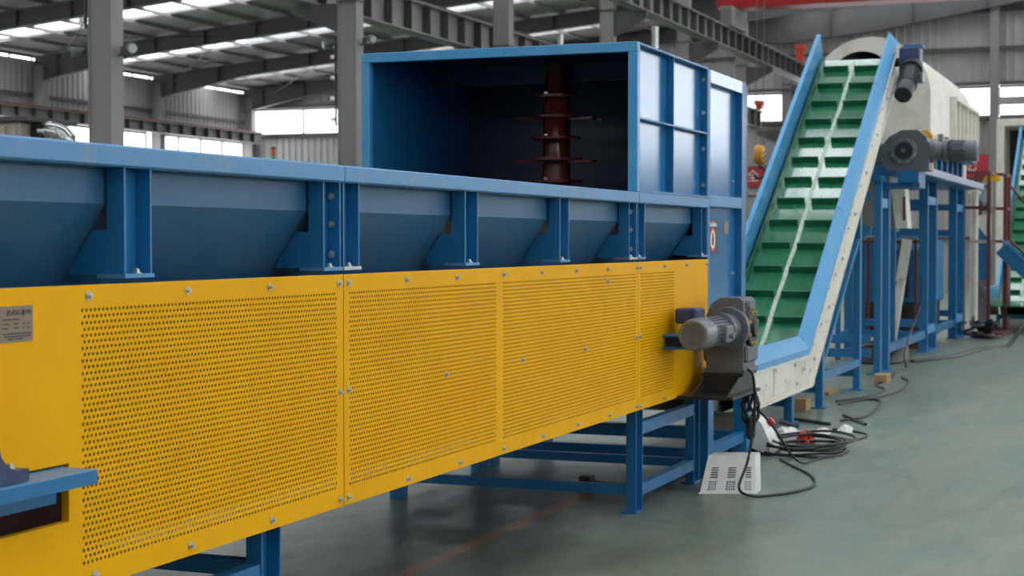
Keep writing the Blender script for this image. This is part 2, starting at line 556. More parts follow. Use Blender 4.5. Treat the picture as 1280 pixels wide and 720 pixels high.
# roof: sheets and skylight strips, unseen main-bay strips doubled for daylight, purlins and rafters
ceil = None
FB = [(0, 1, 2, 3), (4, 7, 6, 5), (0, 4, 5, 1), (1, 5, 6, 2), (2, 6, 7, 3), (3, 7, 4, 0)]
SKY = 0.62                      # half width of a skylight strip
for i in range(len(X_FRAMES) - 1):
    xa, xb = X_FRAMES[i], X_FRAMES[i + 1]
    for ya, yb, centres in ((YL + 0.3, 11.02, (3.0,)), (11.02, -7.0, (1.4, 5.0)), (-7.0, Y_END, (1.4, 5.0))):
        za, zb = roof_z(ya), roof_z(yb)
        def slab(x0, x1, t0, t1):
            return [(x0, ya, za + t0), (x1, ya, za + t0), (x1, yb, zb + t0), (x0, yb, zb + t0),
                    (x0, ya, za + t1), (x1, ya, za + t1), (x1, yb, zb + t1), (x0, yb, zb + t1)]
        cuts = [xa] + [xa + c + d for c in centres for d in (-SKY, SKY)] + [xb]
        for k in range(0, len(cuts), 2):
            mb = MB().add(slab(cuts[k], cuts[k + 1], 0, 0.08), FB)
            if ceil is None:
                ceil = struct(mb, 'ceiling', 'roof', 'grey sheet roof with bright skylight strips')
            else:
                build(mb, 'roof_sheet', 'roof', ceil)
        for c in centres:
            build(MB().add(slab(xa + c - SKY, xa + c + SKY, 0.03, 0.05), FB), 'skylight_sheet', 'frp', ceil)
xs0, xs1 = X_FRAMES[0], X_FRAMES[-1]
pm = shared(MB().box(0, xs1 - xs0, -0.03, 0.03, -0.085, -0.005), 'purlin', 'steel')
y = YL - 0.6
while y > Y_END:
    place(pm, 'purlin', ceil, (xs0, y, roof_z(y)))
    y -= 1.12
# rafters: tapered I-girders with haunches at the inner column row
for x in X_FRAMES:
    x = min(x, XE - 0.35)
    r = MB()
    for (pts) in ([(YL - 0.1, 0.75), (YL - 3.4, 0.42), (14.2, 0.42), (11.02, 0.95), (8.2, 0.95), (3.9, 0.66), (-7, 0.50)],
                  [(-7, 0.50), (Y_END, 0.7)]):
        for (ya, da), (yb, db) in zip(pts[:-1], pts[1:]):
            za, zb = roof_z(ya) - 0.085, roof_z(yb) - 0.085
            for x0, x1, ta, tb, ua, ub in ((x - 0.006, x + 0.006, 0, 0, da, db), (x - 0.11, x + 0.11, 0, 0, 0.02, 0.02), (x - 0.11, x + 0.11, da - 0.02, db - 0.02, da, db)):
                r.add([(x0, ya, za - ua), (x1, ya, za - ua), (x1, yb, zb - ub), (x0, yb, zb - ub),
                       (x0, ya, za - ta), (x1, ya, za - ta), (x1, yb, zb - tb), (x0, yb, zb - tb)], FB)
            n = max(1, int(abs(yb - ya) / 1.6))
            for k in range(n):
                yy = ya + (yb - ya) * (k + 0.5) / n
                dd = da + (db - da) * (k + 0.5) / n
                r.box(x - 0.10, x + 0.10, yy - 0.006, yy + 0.006, roof_z(yy) - 0.085 - dd, roof_z(yy) - 0.085)
    build(r, 'rafter', 'steel_dark', ceil)
# thin diagonal wind braces under the roof
for i in range(6, len(X_FRAMES) - 1):
    xa, xb = X_FRAMES[i], X_FRAMES[i + 1]
    for (ya, yb) in ((29.5, 24), (24, 29.5)):
        build(MB().cyl((xa, ya, roof_z(ya) - 0.35), (xb, yb, roof_z(yb) - 0.35), 0.015, n=6), 'wind_brace', 'steel_dark', ceil)

# columns
def steel_column(x, y, z1, sx, sy, label, tie=True):
    t = thing('steel_column', label, 'column', (x, y, 0), 'grey steel hall columns')
    f = 0.012
    b = MB()
    b.box(x - sx / 2, x + sx / 2, y - sy / 2, y - sy / 2 + f, 0.02, z1)
    b.box(x - sx / 2, x + sx / 2, y + sy / 2 - f, y + sy / 2, 0.02, z1)
    b.box(x - sx / 2 + 0.02, x - sx / 2 + 0.035, y - sy / 2 + f, y + sy / 2 - f, 0.02, z1)
    b.box(x + sx / 2 - 0.035, x + sx / 2 - 0.02, y - sy / 2 + f, y + sy / 2 - f, 0.02, z1)
    build(b, 'shaft', 'steel', t)
    build(MB().box(x - sx / 2 - 0.08, x + sx / 2 + 0.08, y - sy / 2 - 0.08, y + sy / 2 + 0.08, 0, 0.025), 'base_plate', 'steel_dark', t)
    if tie:
        for z in (5.0, 6.4):
            build(MB().box(x - sx / 2 - 0.012, x + sx / 2 + 0.012, y - sy / 2 - 0.012, y + sy / 2 + 0.012, z - 0.015, z + 0.015), 'stiffener_plate', 'steel_dark', t)
    return t
names = ['first', 'second', 'third', 'fourth', 'fifth', 'sixth', 'seventh']
row = [x for x in X_FRAMES if x > 15]
row_cols = []
for i, x in enumerate(row):
    lab = ('grey steel column nearest the camera, at the left of the photo' if i == 0 else
           'grey steel column just left of the blue breaker housing' if i == 1 else
           'grey steel column in the inner row, %s from the left' % names[i])
    row_cols.append(steel_column(x, 11.02, roof_z(11.02) - 0.3, 0.24, 0.30, lab))
for i, x in enumerate([39.7, 45.7, 51.45]):
    steel_column(x, YL - 0.3, roof_z(YL) - 0.3, 0.30, 0.34, 'grey steel wall column by the side wall windows, %s from the left' % names[i], tie=False)

# crane runways
def runway(y, z0, z1, x0, x1, label, mat, rail_mat, step=0.75, cap=0.16):
    t = thing('crane_runway', label, 'beam', (x0, y, z0), 'crane runway girders')
    b = MB()
    b.box(x0, x1, y - 0.006, y + 0.006, z0, z1)
    b.box(x0, x1, y - cap, y + cap, z0, z0 + 0.022)
    b.box(x0, x1, y - cap, y + cap, z1 - 0.022, z1)
    build(b, 'girder', mat, t)
    sm = shared(MB().box(-0.01, 0.01, -cap + 0.01, cap - 0.01, 0.022, z1 - z0 - 0.022), 'stiffener', 'steel_dark', False)
    x = x0 + step / 2
    while x < x1:
        place(sm, 'stiffener', t, (x, y, z0))
        x += step
    build(MB().box(x0, x1, y - 0.035, y + 0.035, z1, z1 + 0.07), 'rail', rail_mat, t)
    return t
runway(11.75, 5.0, 5.52, 9.7, XE - 0.4, 'low grey crane runway girder along the inner column row', 'steel', 'steel_dark')
runway(29.55, 4.92, 5.26, 9.7, XE - 0.4, 'brown grey crane runway with reddish rail before the side wall', 'steel', 'rail_red')
runway(10.35, 6.38, 6.88, 9.7, XE - 0.4, 'high grey crane runway girder descending behind the breaker housing', 'steel', 'steel_dark')
# brackets of the runways sit on the columns
for t, x in zip(row_cols, row):
    b = MB().prism([(11.17, 4.98), (11.95, 4.98), (11.95, 4.86), (11.17, 4.55)], 0, x - 0.06, x + 0.06)
    build(b, 'bracket', 'steel_dark', t)
    b = MB().prism([(10.87, 6.36), (10.15, 6.36), (10.15, 6.22), (10.87, 5.85)], 0, x - 0.06, x + 0.06)
    build(b, 'bracket', 'steel_dark', t)

# overhead crane, red girder across the main bay
cr = thing('overhead_crane', 'red overhead crane girder crossing the top right of the hall', 'crane', (42.0, 10.35, 6.96))
build(MB().bbox(41.6, 42.4, -20, 10.7, 7.45, 8.2, 0.01), 'girder', 'red', cr)
build(MB().bbox(41.2, 42.8, 10.2, 10.5, 6.95, 7.45, 0.01), 'end_carriage', 'steel', cr)
hk = thing('crane_hook', 'orange striped crane hook block hanging left of the inclined belt', 'hook', (26.1, 6.0, 2.6))
build(MB().lathe((26.1, 6.08, 2.90), (0, -1, 0), [(0, 0.10), (0.02, 0.155), (0.14, 0.155), (0.16, 0.10)], 24), 'sheave_block', 'hook', hk)
for dz in (-0.06, 0.02, 0.10):
    build(MB().bar((26.0, 5.915, 2.82 + dz), (26.2, 5.915, 2.88 + dz), 0.01, 0.03), 'stripe', 'black', hk)
hp = [(26.1, 6.0, 2.75), (26.1, 6.0, 2.70)] + [(26.1, 6.0 - 0.09 * math.sin(a), 2.62 + 0.09 * math.cos(a)) for a in [0.3 + k * 0.45 for k in range(10)]]
build(MB().tube(hp, 0.025, 8), 'hook', 'black', hk)
for dy in (-0.06, 0.06):
    build(MB().cyl((26.1, 6.0 + dy, 3.0), (26.1, 6.0 + dy, 9.0), 0.008, n=6), 'wire_rope', 'steel_dark', hk)

# red end stops on the runway columns
for x, y, z0, z1, lab in ((50.4, 10.35, 6.95, 7.45, 'tall red crane end stop standing on the high runway'), (50.9, 11.72, 5.59, 5.85, 'short red crane end stop on the low runway')):
    t = thing('crane_end_stop', lab, 'end stop', (x, y, z0))
    build(MB().bbox(x - 0.1, x + 0.1, y - 0.1, y + 0.1, z0, z1, 0.01), 'post', 'red_orange', t)
    build(MB().bbox(x - 0.16, x + 0.16, y - 0.14, y + 0.14, z1 - 0.14, z1 + 0.02, 0.01), 'buffer', 'red_orange', t)

# floodlights and wiring on the two nearest columns
def floodlight(p, side, label):
    """small tubular spot lamp on a bracket; side = direction (+Y/-Y) of the column face it is fixed to"""
    x, y, z = p
    t = thing('floodlight', label, 'lamp', p)
    d = Vector((-0.55, -side * 0.75, -0.2)).normalized()
    c = Vector((x - 0.05, y - side * 0.02, z))
    hd = build(MB().lathe(c - d * 0.08, d, [(0, 0.03), (0.02, 0.045), (0.11, 0.05), (0.12, 0.062), (0.16, 0.062), (0.155, 0.05)], 18), 'housing', 'grey_alu', t)
    build(MB().cyl(c + d * 0.072, c + d * 0.078, 0.05, n=18), 'lens', 'chrome', hd)
    build(MB().bbox(x - 0.035, x + 0.035, y + side * 0.10 - 0.03, y + side * 0.10 + 0.03, z - 0.09, z + 0.02, 0.006), 'gear_box', 'steel_dark', t)
    e = y + side * 0.17
    build(MB().box(x - 0.012, x + 0.012, min(y, e), max(y, e), z - 0.085, z - 0.065).box(x - 0.012, x + 0.012, y - 0.012, y + 0.012, z - 0.065, z - 0.02), 'bracket', 'steel_dark', t)
    return t
floodlight((15.72, 11.345, 3.66), -1, 'small floodlight on the left side of the nearest grey column')
floodlight((15.72, 10.695, 3.68), 1, 'small floodlight on the right side of the nearest grey column')
floodlight((21.72, 10.695, 4.45), 1, 'small floodlight on the right of the column beside the breaker')
floodlight((21.72, 11.345, 4.40), -1, 'small floodlight on the left of the column beside the breaker')
for x, z0, z1, lab in ((15.58, 3.9, 5.6, 'dark cable conduit with clips on the nearest grey column'), (21.58, 3.2, 4.5, 'dark cable conduit with clips on the column beside the breaker')):
    t = thing('cable_conduit', lab, 'conduit', (x, 11.2, z0))
    build(MB().cyl((x, 11.195, z0), (x, 11.195, z1), 0.018, n=8), 'pipe', 'black', t)
    z = z0 + 0.1
    while z < z1:
        build(MB().bbox(x - 0.035, x + 0.03, 11.205, 11.27, z - 0.03, z + 0.03, 0.006), 'clip', 'chrome', t)
        z += 0.30

# things behind the feeder at the far left
t = thing('ribbed_cabinet', 'tan ribbed cabinet with dark lid at the far left edge', 'cabinet', (18.4, 14.6, 0))
build(MB().bbox(18.0, 18.9, 13.98, 15.6, 0, 3.10, 0.02), 'body', 'tan', t)
for k in range(9):
    build(MB().box(17.965, 18.0, 14.03 + k * 0.17, 14.10 + k * 0.17, 0.1, 3.04), 'rib', 'tan', t)
build(MB().bbox(17.9, 19.0, 13.80, 15.7, 3.10, 3.17, 0.01), 'lid', 'steel_dark', t)
t = thing('duct_elbow', 'shiny steel duct elbow beside the tan cabinet', 'duct', (18.4, 13.5, 0))
pts = [(18.3, 13.86, 3.0), (18.3, 13.70, 3.0), (18.3, 13.60, 2.985), (18.3, 13.50, 2.94), (18.3, 13.43, 2.87), (18.3, 13.40, 2.78), (18.3, 13.40, 2.6), (18.3, 13.40, 0.02)]
build(MB().tube(pts, 0.105, 20), 'pipe', 'chrome', t)
for p, d in (((18.3, 13.74, 3.0), (0, 1, 0)), ((18.3, 13.56, 2.97), (0, 1, -0.35)), ((18.3, 13.45, 2.90), (0, 1, -1)), ((18.3, 13.40, 2.74), (0, 0, 1))):
    build(MB().lathe(p, d, [(-0.012, 0.10), (-0.012, 0.118), (0.012, 0.118), (0.012, 0.10)], 20), 'seam_ring', 'chrome', t)
build(MB().bbox(18.2, 18.5, 13.78, 13.98, 2.86, 3.10, 0.02), 'flange_box', 'black', t)
t = thing('control_cabinet', 'small dark box on a post behind the feeder, left of the column', 'box', (18.4, 12.9, 0))
build(MB().bbox(18.3, 18.6, 12.88, 13.12, 2.62, 2.86, 0.02), 'body', 'black', t)
build(MB().bbox(18.42, 18.48, 12.97, 13.03, 0, 2.62, 0.005), 'post', 'steel_dark', t)
build(MB().lathe((18.45, 12.92, 2.86), (0, 0, 1), [(0, 0.03), (0.12, 0.03), (0.14, 0.06), (0.24, 0.06), (0.27, 0.02)], 14), 'beacon', 'chrome', t)
t = thing('signal_tower', 'red and green signal light on a post by the bright window', 'signal light', (30, 17.0, 0))
build(MB().cyl((30, 17.0, 0), (30, 17.0, 3.15), 0.03, n=10), 'post', 'steel_dark', t)
build(MB().cyl((30, 17.0, 3.15), (30, 17.0, 3.28), 0.045, n=12), 'green_lens', 'green_lamp', t)
build(MB().cyl((30, 17.0, 3.28), (30, 17.0, 3.41), 0.045, n=12), 'red_lens', 'red_orange', t)
build(MB().lathe((30, 17.0, 3.41), (0, 0, 1), [(0, 0.05), (0.03, 0.05), (0.05, 0.02)], 12), 'cap', 'black', t)
build(MB().bbox(29.95, 30.25, 17.15, 17.75, 2.6, 3.0, 0.02), 'junction_box', 'tan', t)

# steam pipes behind the breaker housing
for x, y, z1, lab in ((24.0, 7.11, 4.68, 'taller thin grey pipe rising behind the breaker housing top right'), (26.0, 9.33, 4.9, 'shorter thin grey pipe rising behind the breaker housing top')):
    t = thing('vent_pipe', lab, 'pipe', (x, y, 0))
    build(MB().cyl((x, y, 0), (x, y, z1), 0.05, n=14), 'pipe', 'chrome', t)
    build(MB().lathe((x, y, z1), (0, 0, 1), [(0, 0.055), (0.05, 0.055), (0.06, 0.02)], 14), 'cap', 'chrome', t)

# ================================================================== FEED CONVEYOR (yellow guards, blue trough)
Y0 = 2.713
fc = thing('feed_conveyor', 'long blue trough feed conveyor with yellow perforated guard panels', 'conveyor', (6.0, 3.56, 0))
XA, XB = 1.735, 10.34
JOINTS = [1.735, 5.275, 8.82, 10.34]
# top rails: one length per module, front and rear
for a, b in zip(JOINTS[:-1], JOINTS[1:]):
    o = build(MB().bbox(a + 0.001, b - 0.001, Y0 - 0.012, Y0 + 0.11, 1.753, 1.814, 0.006), 'top_rail', 'blue_worn', fc)
    build(MB().bbox(a, b, 4.30, 4.42, 1.753, 1.814, 0.006), 'rear_top_rail', 'blue', fc)
# posts, gussets
posts = [(2.70, 2.837), (3.946, 4.083), (5.131, 5.263), (5.282, 5.411), (6.385, 6.529), (7.555, 7.69), (8.668, 8.81), (8.83, 8.968), (10.19, 10.33)]
gus = []
for i, (a, b) in enumerate(posts):
    p = build(channel(MB(), a, b, Y0, 1.455, 1.753), 'post', 'blue', fc)
    build(MB().box(a - 0.004, b + 0.004, Y0 - 0.006, Y0 + 0.09, 1.443, 1.455), 'base_plate', 'zinc' if i % 3 == 0 else 'blue_worn', p)
    place(BOLT_Z, 'bolt', p, (b - 0.045, Y0 + 0.022, 1.455))
    if i not in (3, 7):
        g = MB().prism([(Y0 + 0.058, 1.452), (Y0 + 0.195, 1.452), (Y0 + 0.108, 1.578), (Y0 + 0.058, 1.578)], 0, a, a + 0.008)
        build(g, 'gusset', 'blue', fc)
    if i in (2, 6):
        for z in (1.50, 1.606, 1.705):
            place(BOLT_X, 'bolt', p, (b - 0.009, Y0 + 0.032, z))
# trough sheets: vertical band over an inward sloping sheet, per bay
edges = [1.74, 2.70, 3.946, 5.131, 5.282, 6.385, 7.555, 8.668, 8.83, 10.19, 10.33]
for a, b in zip(edges[:-1], edges[1:]):
    build(MB().box(a, b - 0.001, Y0 + 0.066, Y0 + 0.070, 1.652, 1.755), 'trough_band', 'blue_sheet', fc)
    build(MB().prism([(Y0 + 0.066, 1.652), (Y0 + 0.072, 1.652), (Y0 + 0.352, 1.244), (Y0 + 0.346, 1.244)], 0, a, b - 0.001), 'trough_slope', 'blue_sheet', fc)
build(MB().box(XA, XB, 4.34, 4.346, 1.65, 1.755).prism([(4.34, 1.652), (4.346, 1.652), (4.066, 1.244), (4.060, 1.244)], 0, XA, XB), 'rear_trough_sheet', 'blue', fc)
build(MB().box(XA, XB, 3.05, 4.08, 1.235, 1.245), 'trough_floor', 'maroon', fc)
# lower frame behind the guards
build(MB().box(XA, XB, 2.90, 2.91, 0.66, 1.42), 'inner_side_plate', 'maroon', fc)
build(MB().box(XA, XB, 4.28, 4.29, 0.62, 1.46), 'rear_side_plate', 'blue', fc)
build(MB().box(XA, XB, 2.91, 4.28, 0.655, 0.665), 'bottom_pan', 'maroon', fc)
for z0, z1 in ((0.612, 0.66), (1.38, 1.424)):
    build(MB().box(XA, XB, Y0 + 0.010, Y0 + 0.055, z0, z1), 'side_rail', 'blue', fc)
    build(MB().box(XA, XB, 4.29, 4.34, z0, z1), 'rear_side_rail', 'blue', fc)

def perforated(mb, y, x0, x1, z0, z1, areas, cut=None, px=0.0189, pz=0.0169, r=0.0054, depth=0.0025):
    """flat sheet facing -Y at y, with staggered round holes in the given areas (x range); plain elsewhere"""
    NS = 8
    ang = [2 * PI * (k + 0.5) / NS for k in range(NS)]
    def quad(a, b, c, d):
        if b - a > 1e-6 and d - c > 1e-6:
            mb.add([(a, y, c), (b, y, c), (b, y, d), (a, y, d)], [(0, 1, 2, 3)])
    zr0, zr1 = 0.668, 1.369
    n_rows = int(round((zr1 - zr0) / pz))
    pzz = (zr1 - zr0) / n_rows
    def plain(a, b, c, d):
        if cut and a < cut[1] and b > cut[0] and c < cut[3] and d > cut[2]:
            quad(a, b, c, cut[2]); quad(a, b, cut[3], d); quad(a, cut[0], cut[2], cut[3]); quad(cut[1], b, cut[2], cut[3])
        else:
            quad(a, b, c, d)
    quad(x0, x1, z0, zr0)
    quad(x0, x1, zr1, z1)
    xs = x0
    for (a, b) in areas:
        plain(xs, a, zr0, zr1)
        n = int((b - a) / px - 0.5)
        w = (b - a) / (n + 0.5)
        for rw in range(n_rows):
            za = zr0 + rw * pzz
            zb = za + pzz
            off = w / 2 if rw % 2 else 0.0
            if off: quad(a, a + off, za, zb)
            else: quad(b - w / 2, b, za, zb)
            zc = (za + zb) / 2
            for k in range(n):
                ca = a + off + k * w
                cb = ca + w
                xc = (ca + cb) / 2
                vs = [(ca, y, za), (cb, y, za), (cb, y, zb), (ca, y, zb)]
                vs += [(xc + r * math.cos(t), y, zc + r * math.sin(t)) for t in ang]
                vs += [(xc + r * math.cos(t), y + depth, zc + r * math.sin(t)) for t in ang]
                # octagon verts 4..11, first at 22.5 deg (right-upper)
                fs = [(1, 2, 4, 11), (2, 3, 6, 5), (3, 0, 8, 7), (0, 1, 10, 9),
                      (2, 5, 4), (3, 7, 6), (0, 9, 8), (1, 11, 10)]
                fs += [(4 + j, 4 + (j + 1) % 8, 12 + (j + 1) % 8, 12 + j) for j in range(8)]
                mb.add(vs, fs)
        xs = b
    plain(xs, x1, zr0, zr1)

def raw_build(mb, name, mat, parent):
    me = bpy.data.meshes.new(name)
    ox, oy, oz = wloc(parent)
    me.from_pydata([(x - ox, y - oy, z - oz) for x, y, z in mb.v], [], mb.f)
    me.materials.append(M[mat])
    o = bpy.data.objects.new(name, me)
    col.objects.link(o)
    o.parent = parent
    return o

ZP0, ZP1 = 0.604, 1.428
panels = []
for (x0, x1, areas, cut) in ((1.737, 5.272, [(3.735, 5.225)], (2.2, 3.68, 0.80, 0.956)),
                             (5.279, 8.822, [(5.315, 6.73), (6.80, 8.79)], None),
                             (8.828, 10.335, [(8.865, 9.56)], None)):
    mb = MB()
    perforated(mb, Y0 - 0.004, x0, x1, ZP0, ZP1, areas, cut)
    p = raw_build(mb, 'guard_panel', 'yellow', fc)
    # folded edges of the sheet
    e = MB()
    e.box(x0, x1, Y0 - 0.003, Y0 + 0.03, ZP1 - 0.002, ZP1).box(x0, x1, Y0 - 0.003, Y0 + 0.03, ZP0, ZP0 + 0.002)
    e.box(x0, x0 + 0.002, Y0 - 0.003, Y0 + 0.02, ZP0, ZP1).box(x1 - 0.002, x1, Y0 - 0.003, Y0 + 0.02, ZP0, ZP1)
    if cut:
        e.box(cut[0], cut[1], Y0 - 0.003, Y0 + 0.02, cut[3], cut[3] + 0.002).box(cut[0], cut[1], Y0 - 0.003, Y0 + 0.02, cut[2] - 0.002, cut[2])
        e.box(cut[1], cut[1] + 0.002, Y0 - 0.003, Y0 + 0.02, cut[2], cut[3])
    build(e, 'folded_edge', 'yellow', p)
    panels.append(p)
bl = [(3.77, 1.399), (4.26, 1.399), (4.75, 1.398), (5.24, 1.397), (5.31, 1.397), (5.80, 1.397), (6.29, 1.397), (6.81, 1.399), (7.29, 1.399), (7.78, 1.398), (8.28, 1.397),
      (8.795, 1.397), (8.855, 1.397), (9.34, 1.397), (9.82, 1.397), (10.29, 1.397), (3.28, 1.399),
      (5.245, 1.012), (5.31, 1.014), (6.18, 1.005), (7.04, 1.005), (7.92, 1.003), (8.795, 1.014), (8.855, 1.014), (8.28, 1.332),
      (3.79, 0.636), (4.27, 0.634), (4.76, 0.634), (5.245, 0.631), (5.31, 0.631), (5.81, 0.63), (6.32, 0.629), (6.81, 0.63), (7.31, 0.63), (7.81, 0.633), (8.32, 0.629), (8.80, 0.628), (8.86, 0.628), (9.34, 0.63)]
for x, z in bl:
    p = panels[0] if x < 5.275 else panels[1] if x < 8.825 else panels[2]
    place(BOLT_Y, 'bolt', p, (x, Y0 - 0.004, z))
# name plate on the first guard
npl = build(MB().box(3.40, 3.53, Y0 - 0.007, Y0 - 0.004, 1.292, 1.383), 'name_plate', 'plate', fc)
npl['label'] = 'tan metal name plate with dark lettering'
place(text_mesh('ZLASG', 0.019, 'ink'), 'lettering', npl, (3.452, Y0 - 0.0075, 1.366), (PI / 2, 0, 0))
build(MB().prism([(3.484, 1.366), (3.4905, 1.355), (3.497, 1.366), (3.4905, 1.377)], 1, Y0 - 0.0078, Y0 - 0.007), 'diamond_mark', 'ink', npl)
place(text_mesh('\u5174\u4ebf', 0.013, 'ink'), 'lettering', npl, (3.512, Y0 - 0.0075, 1.366), (PI / 2, 0, 0))
for (xa, xb, z) in ((3.41, 3.445, 1.349), (3.45, 3.475, 1.349), (3.41, 3.435, 1.338), (3.455, 3.47, 1.338), (3.49, 3.495, 1.338), (3.507, 3.513, 1.338),
                    (3.41, 3.432, 1.327), (3.455, 3.472, 1.327), (3.487, 3.494, 1.327), (3.507, 3.513, 1.327), (3.41, 3.525, 1.313), (3.415, 3.52, 1.306), (3.43, 3.49, 1.300)):
    build(MB().box(xa, xb, Y0 - 0.0078, Y0 - 0.007, z - 0.0016, z + 0.0016), 'print_line', 'ink', npl)

# bearing shelf through the cut-out at the lower left
sh = build(MB().bbox(2.3, 3.652, 2.60, 2.86, 0.930, 0.950, 0.002), 'bearing_shelf', 'blue_worn', fc)
build(MB().box(2.3, 3.652, 2.598, 2.606, 0.912, 0.948), 'front_lip', 'blue', sh)
build(MB().prism([(2.61, 0.925), (2.86, 0.925), (2.86, 0.82), (2.80, 0.82)], 0, 3.10, 3.112).box(2.3, 3.66, 2.735, 2.743, 0.85, 0.925), 'bracket', 'blue', sh)
b = MB()
prof = []
for k in range(25):
    a = -0.25 * PI + k * (1.5 * PI) / 24
    prof.append((3.19 + 0.085 * math.cos(a), 1.045 + 0.085 * math.sin(a)))
outline = [(3.06, 0.952), (3.405, 0.952), (3.405, 0.982), (3.355, 0.982), (3.325, 0.995), (3.30, 1.02), (3.288, 1.06)] + \
          [(3.195 + 0.095 * math.cos(a), 1.07 + 0.095 * math.sin(a)) for a in [k * PI / 10 for k in range(1, 10)]] + [(3.10, 1.06), (3.09, 1.01), (3.06, 0.985)]
b.prism(outline, 1, 2.625, 2.70)
bb = build(b, 'bearing_block', 'navy', fc)
bb['label'] = 'navy blue pillow block bearing on the shelf'
build(MB().lathe((3.195, 2.70, 1.07), (0, -1, 0), [(0, 0.05), (0.095, 0.05), (0.10, 0.04)], 20), 'shaft_end', 'zinc', bb)
place(BOLT_Z, 'bolt', bb, (3.375, 2.66, 0.982))

# legs: channels with low rails, two stands
def stand(xl, xr, yl0, yl1, ztop, zr, parent, zup=None, wleg=0.13):
    for x in (xl, xr):
        channel_front = channel(MB(), x, x + wleg, yl0, 0.012, ztop)
        l = build(channel_front, 'leg', 'blue', parent)
        build(MB().box(x, x + wleg, yl0 - 0.002, yl0 + 0.09, 0, 0.012).box(x + 0.009, x + wleg - 0.009, yl0, yl0 + 0.05, ztop - 0.012, ztop), 'foot_plate', 'blue', l)
        build(MB().box(x, x + wleg, yl1 - 0.058, yl1, 0.0, ztop), 'leg', 'blue', parent)
        build(MB().box(x + 0.02, x + 0.07, yl0 + 0.058, yl1 - 0.058, zr, zr + 0.055), 'cross_rail', 'blue', parent)
    for y in (yl0 + 0.004, yl1 - 0.06):
        build(MB().box(xl + wleg, xr, y, y + 0.052, zr - 0.015, zr + 0.05), 'side_rail', 'blue', parent)
        if zup:
            build(MB().box(xl + wleg, xr, y, y + 0.052, zup, zup + 0.07), 'side_rail', 'blue', parent)
stand(8.97, 10.22, 2.763, 4.30, 0.62, 0.105, fc, 0.44)
build(MB().box(10.24, 10.30, 2.83, 4.25, 0.285, 0.365), 'cross_rail', 'blue', fc)
stand(3.45, 4.785, 2.763, 4.30, 0.62, 0.43, fc, None)
stand(1.75, 2.4, 2.763, 4.30, 0.62, 0.30, fc, None)

# ================================================================== BREAKER HOUSING
bh = thing('breaker_housing', 'tall blue open fronted breaker housing above the end of the feeder', 'machine', (10.1, 3.56, 0))
HX0, HX1, HX2 = 8.82, 10.34, 11.38
HY0, HY1, HZ0, HZ1 = 2.713, 4.41, 1.816, 2.645
f = 0.055
build(MB().bbox(HX0, HX0 + 0.05, HY0, HY1, HZ1 - f, HZ1, 0.003), 'front_lintel', 'blue_light', bh)
build(MB().bbox(HX0, HX0 + 0.05, HY0, HY0 + f, HZ0, HZ1 - f, 0.003), 'front_post', 'blue_light', bh)
build(MB().bbox(HX0, HX0 + 0.05, HY1 - f, HY1, HZ0, HZ1 - f, 0.003), 'front_post', 'blue_light', bh)
build(MB().box(HX0 + 0.03, HX1, HY0 + 0.046, HY0 + 0.052, 1.816, HZ1 - 0.01), 'side_plate', 'blue_gloss', bh)
build(MB().box(HX0 + 0.03, HX1, HY1 - 0.052, HY1 - 0.046, 1.816, HZ1 - 0.01), 'far_side_plate', 'blue', bh)
build(MB().box(HX1 - 0.01, HX1, HY0 + 0.052, HY1 - 0.052, 1.25, HZ1 - 0.01), 'back_plate', 'interior_dark', bh)
build(MB().box(HX0 + 0.03, HX1, HY0 + 0.04, HY1 - 0.04, HZ1 - 0.012, HZ1 - 0.004), 'roof_plate', 'interior_dark', bh)
build(MB().box(HX0 + 0.9, HX0 + 0.95, HY0 + 0.05, HY1 - 0.05, HZ1 - 0.12, HZ1 - 0.012), 'roof_beam', 'interior_dark', bh)
# outside stiffening of the side: flanges all round, one upright and one mid rib
for nm, bx in (('top_flange', (HX0 + 0.05, HX1, HY0, HY0 + 0.046, HZ1 - 0.012, HZ1)), ('bottom_flange', (HX0 + 0.05, HX1, HY0, HY0 + 0.046, HZ0, HZ0 + 0.014)),
               ('upright_rib', (9.545, 9.557, HY0, HY0 + 0.046, HZ0 + 0.014, HZ1 - 0.012)), ('upright_rib', (HX1 - 0.014, HX1 - 0.002, HY0, HY0 + 0.046, HZ0 + 0.014, HZ1 - 0.012)),
               ('mid_rib', (HX0 + 0.05, 9.545, HY0, HY0 + 0.046, 2.222, 2.232)), ('mid_rib', (9.557, HX1 - 0.014, HY0, HY0 + 0.046, 2.222, 2.232))):
    build(MB().box(*bx), nm, 'blue', bh)
for z in (1.90, 2.13, 2.36, 2.57):
    place(BOLT_X, 'bolt', bh, (HX1 - 0.014, HY0 + 0.025, z))
for k in range(8):
    build(MB().box(9.46, 9.545, HY0 + 0.041, HY0 + 0.046, 1.86 + 0.045 * k, 1.875 + 0.045 * k), 'weld_bead', 'blue_light', bh) if k < 0 else None
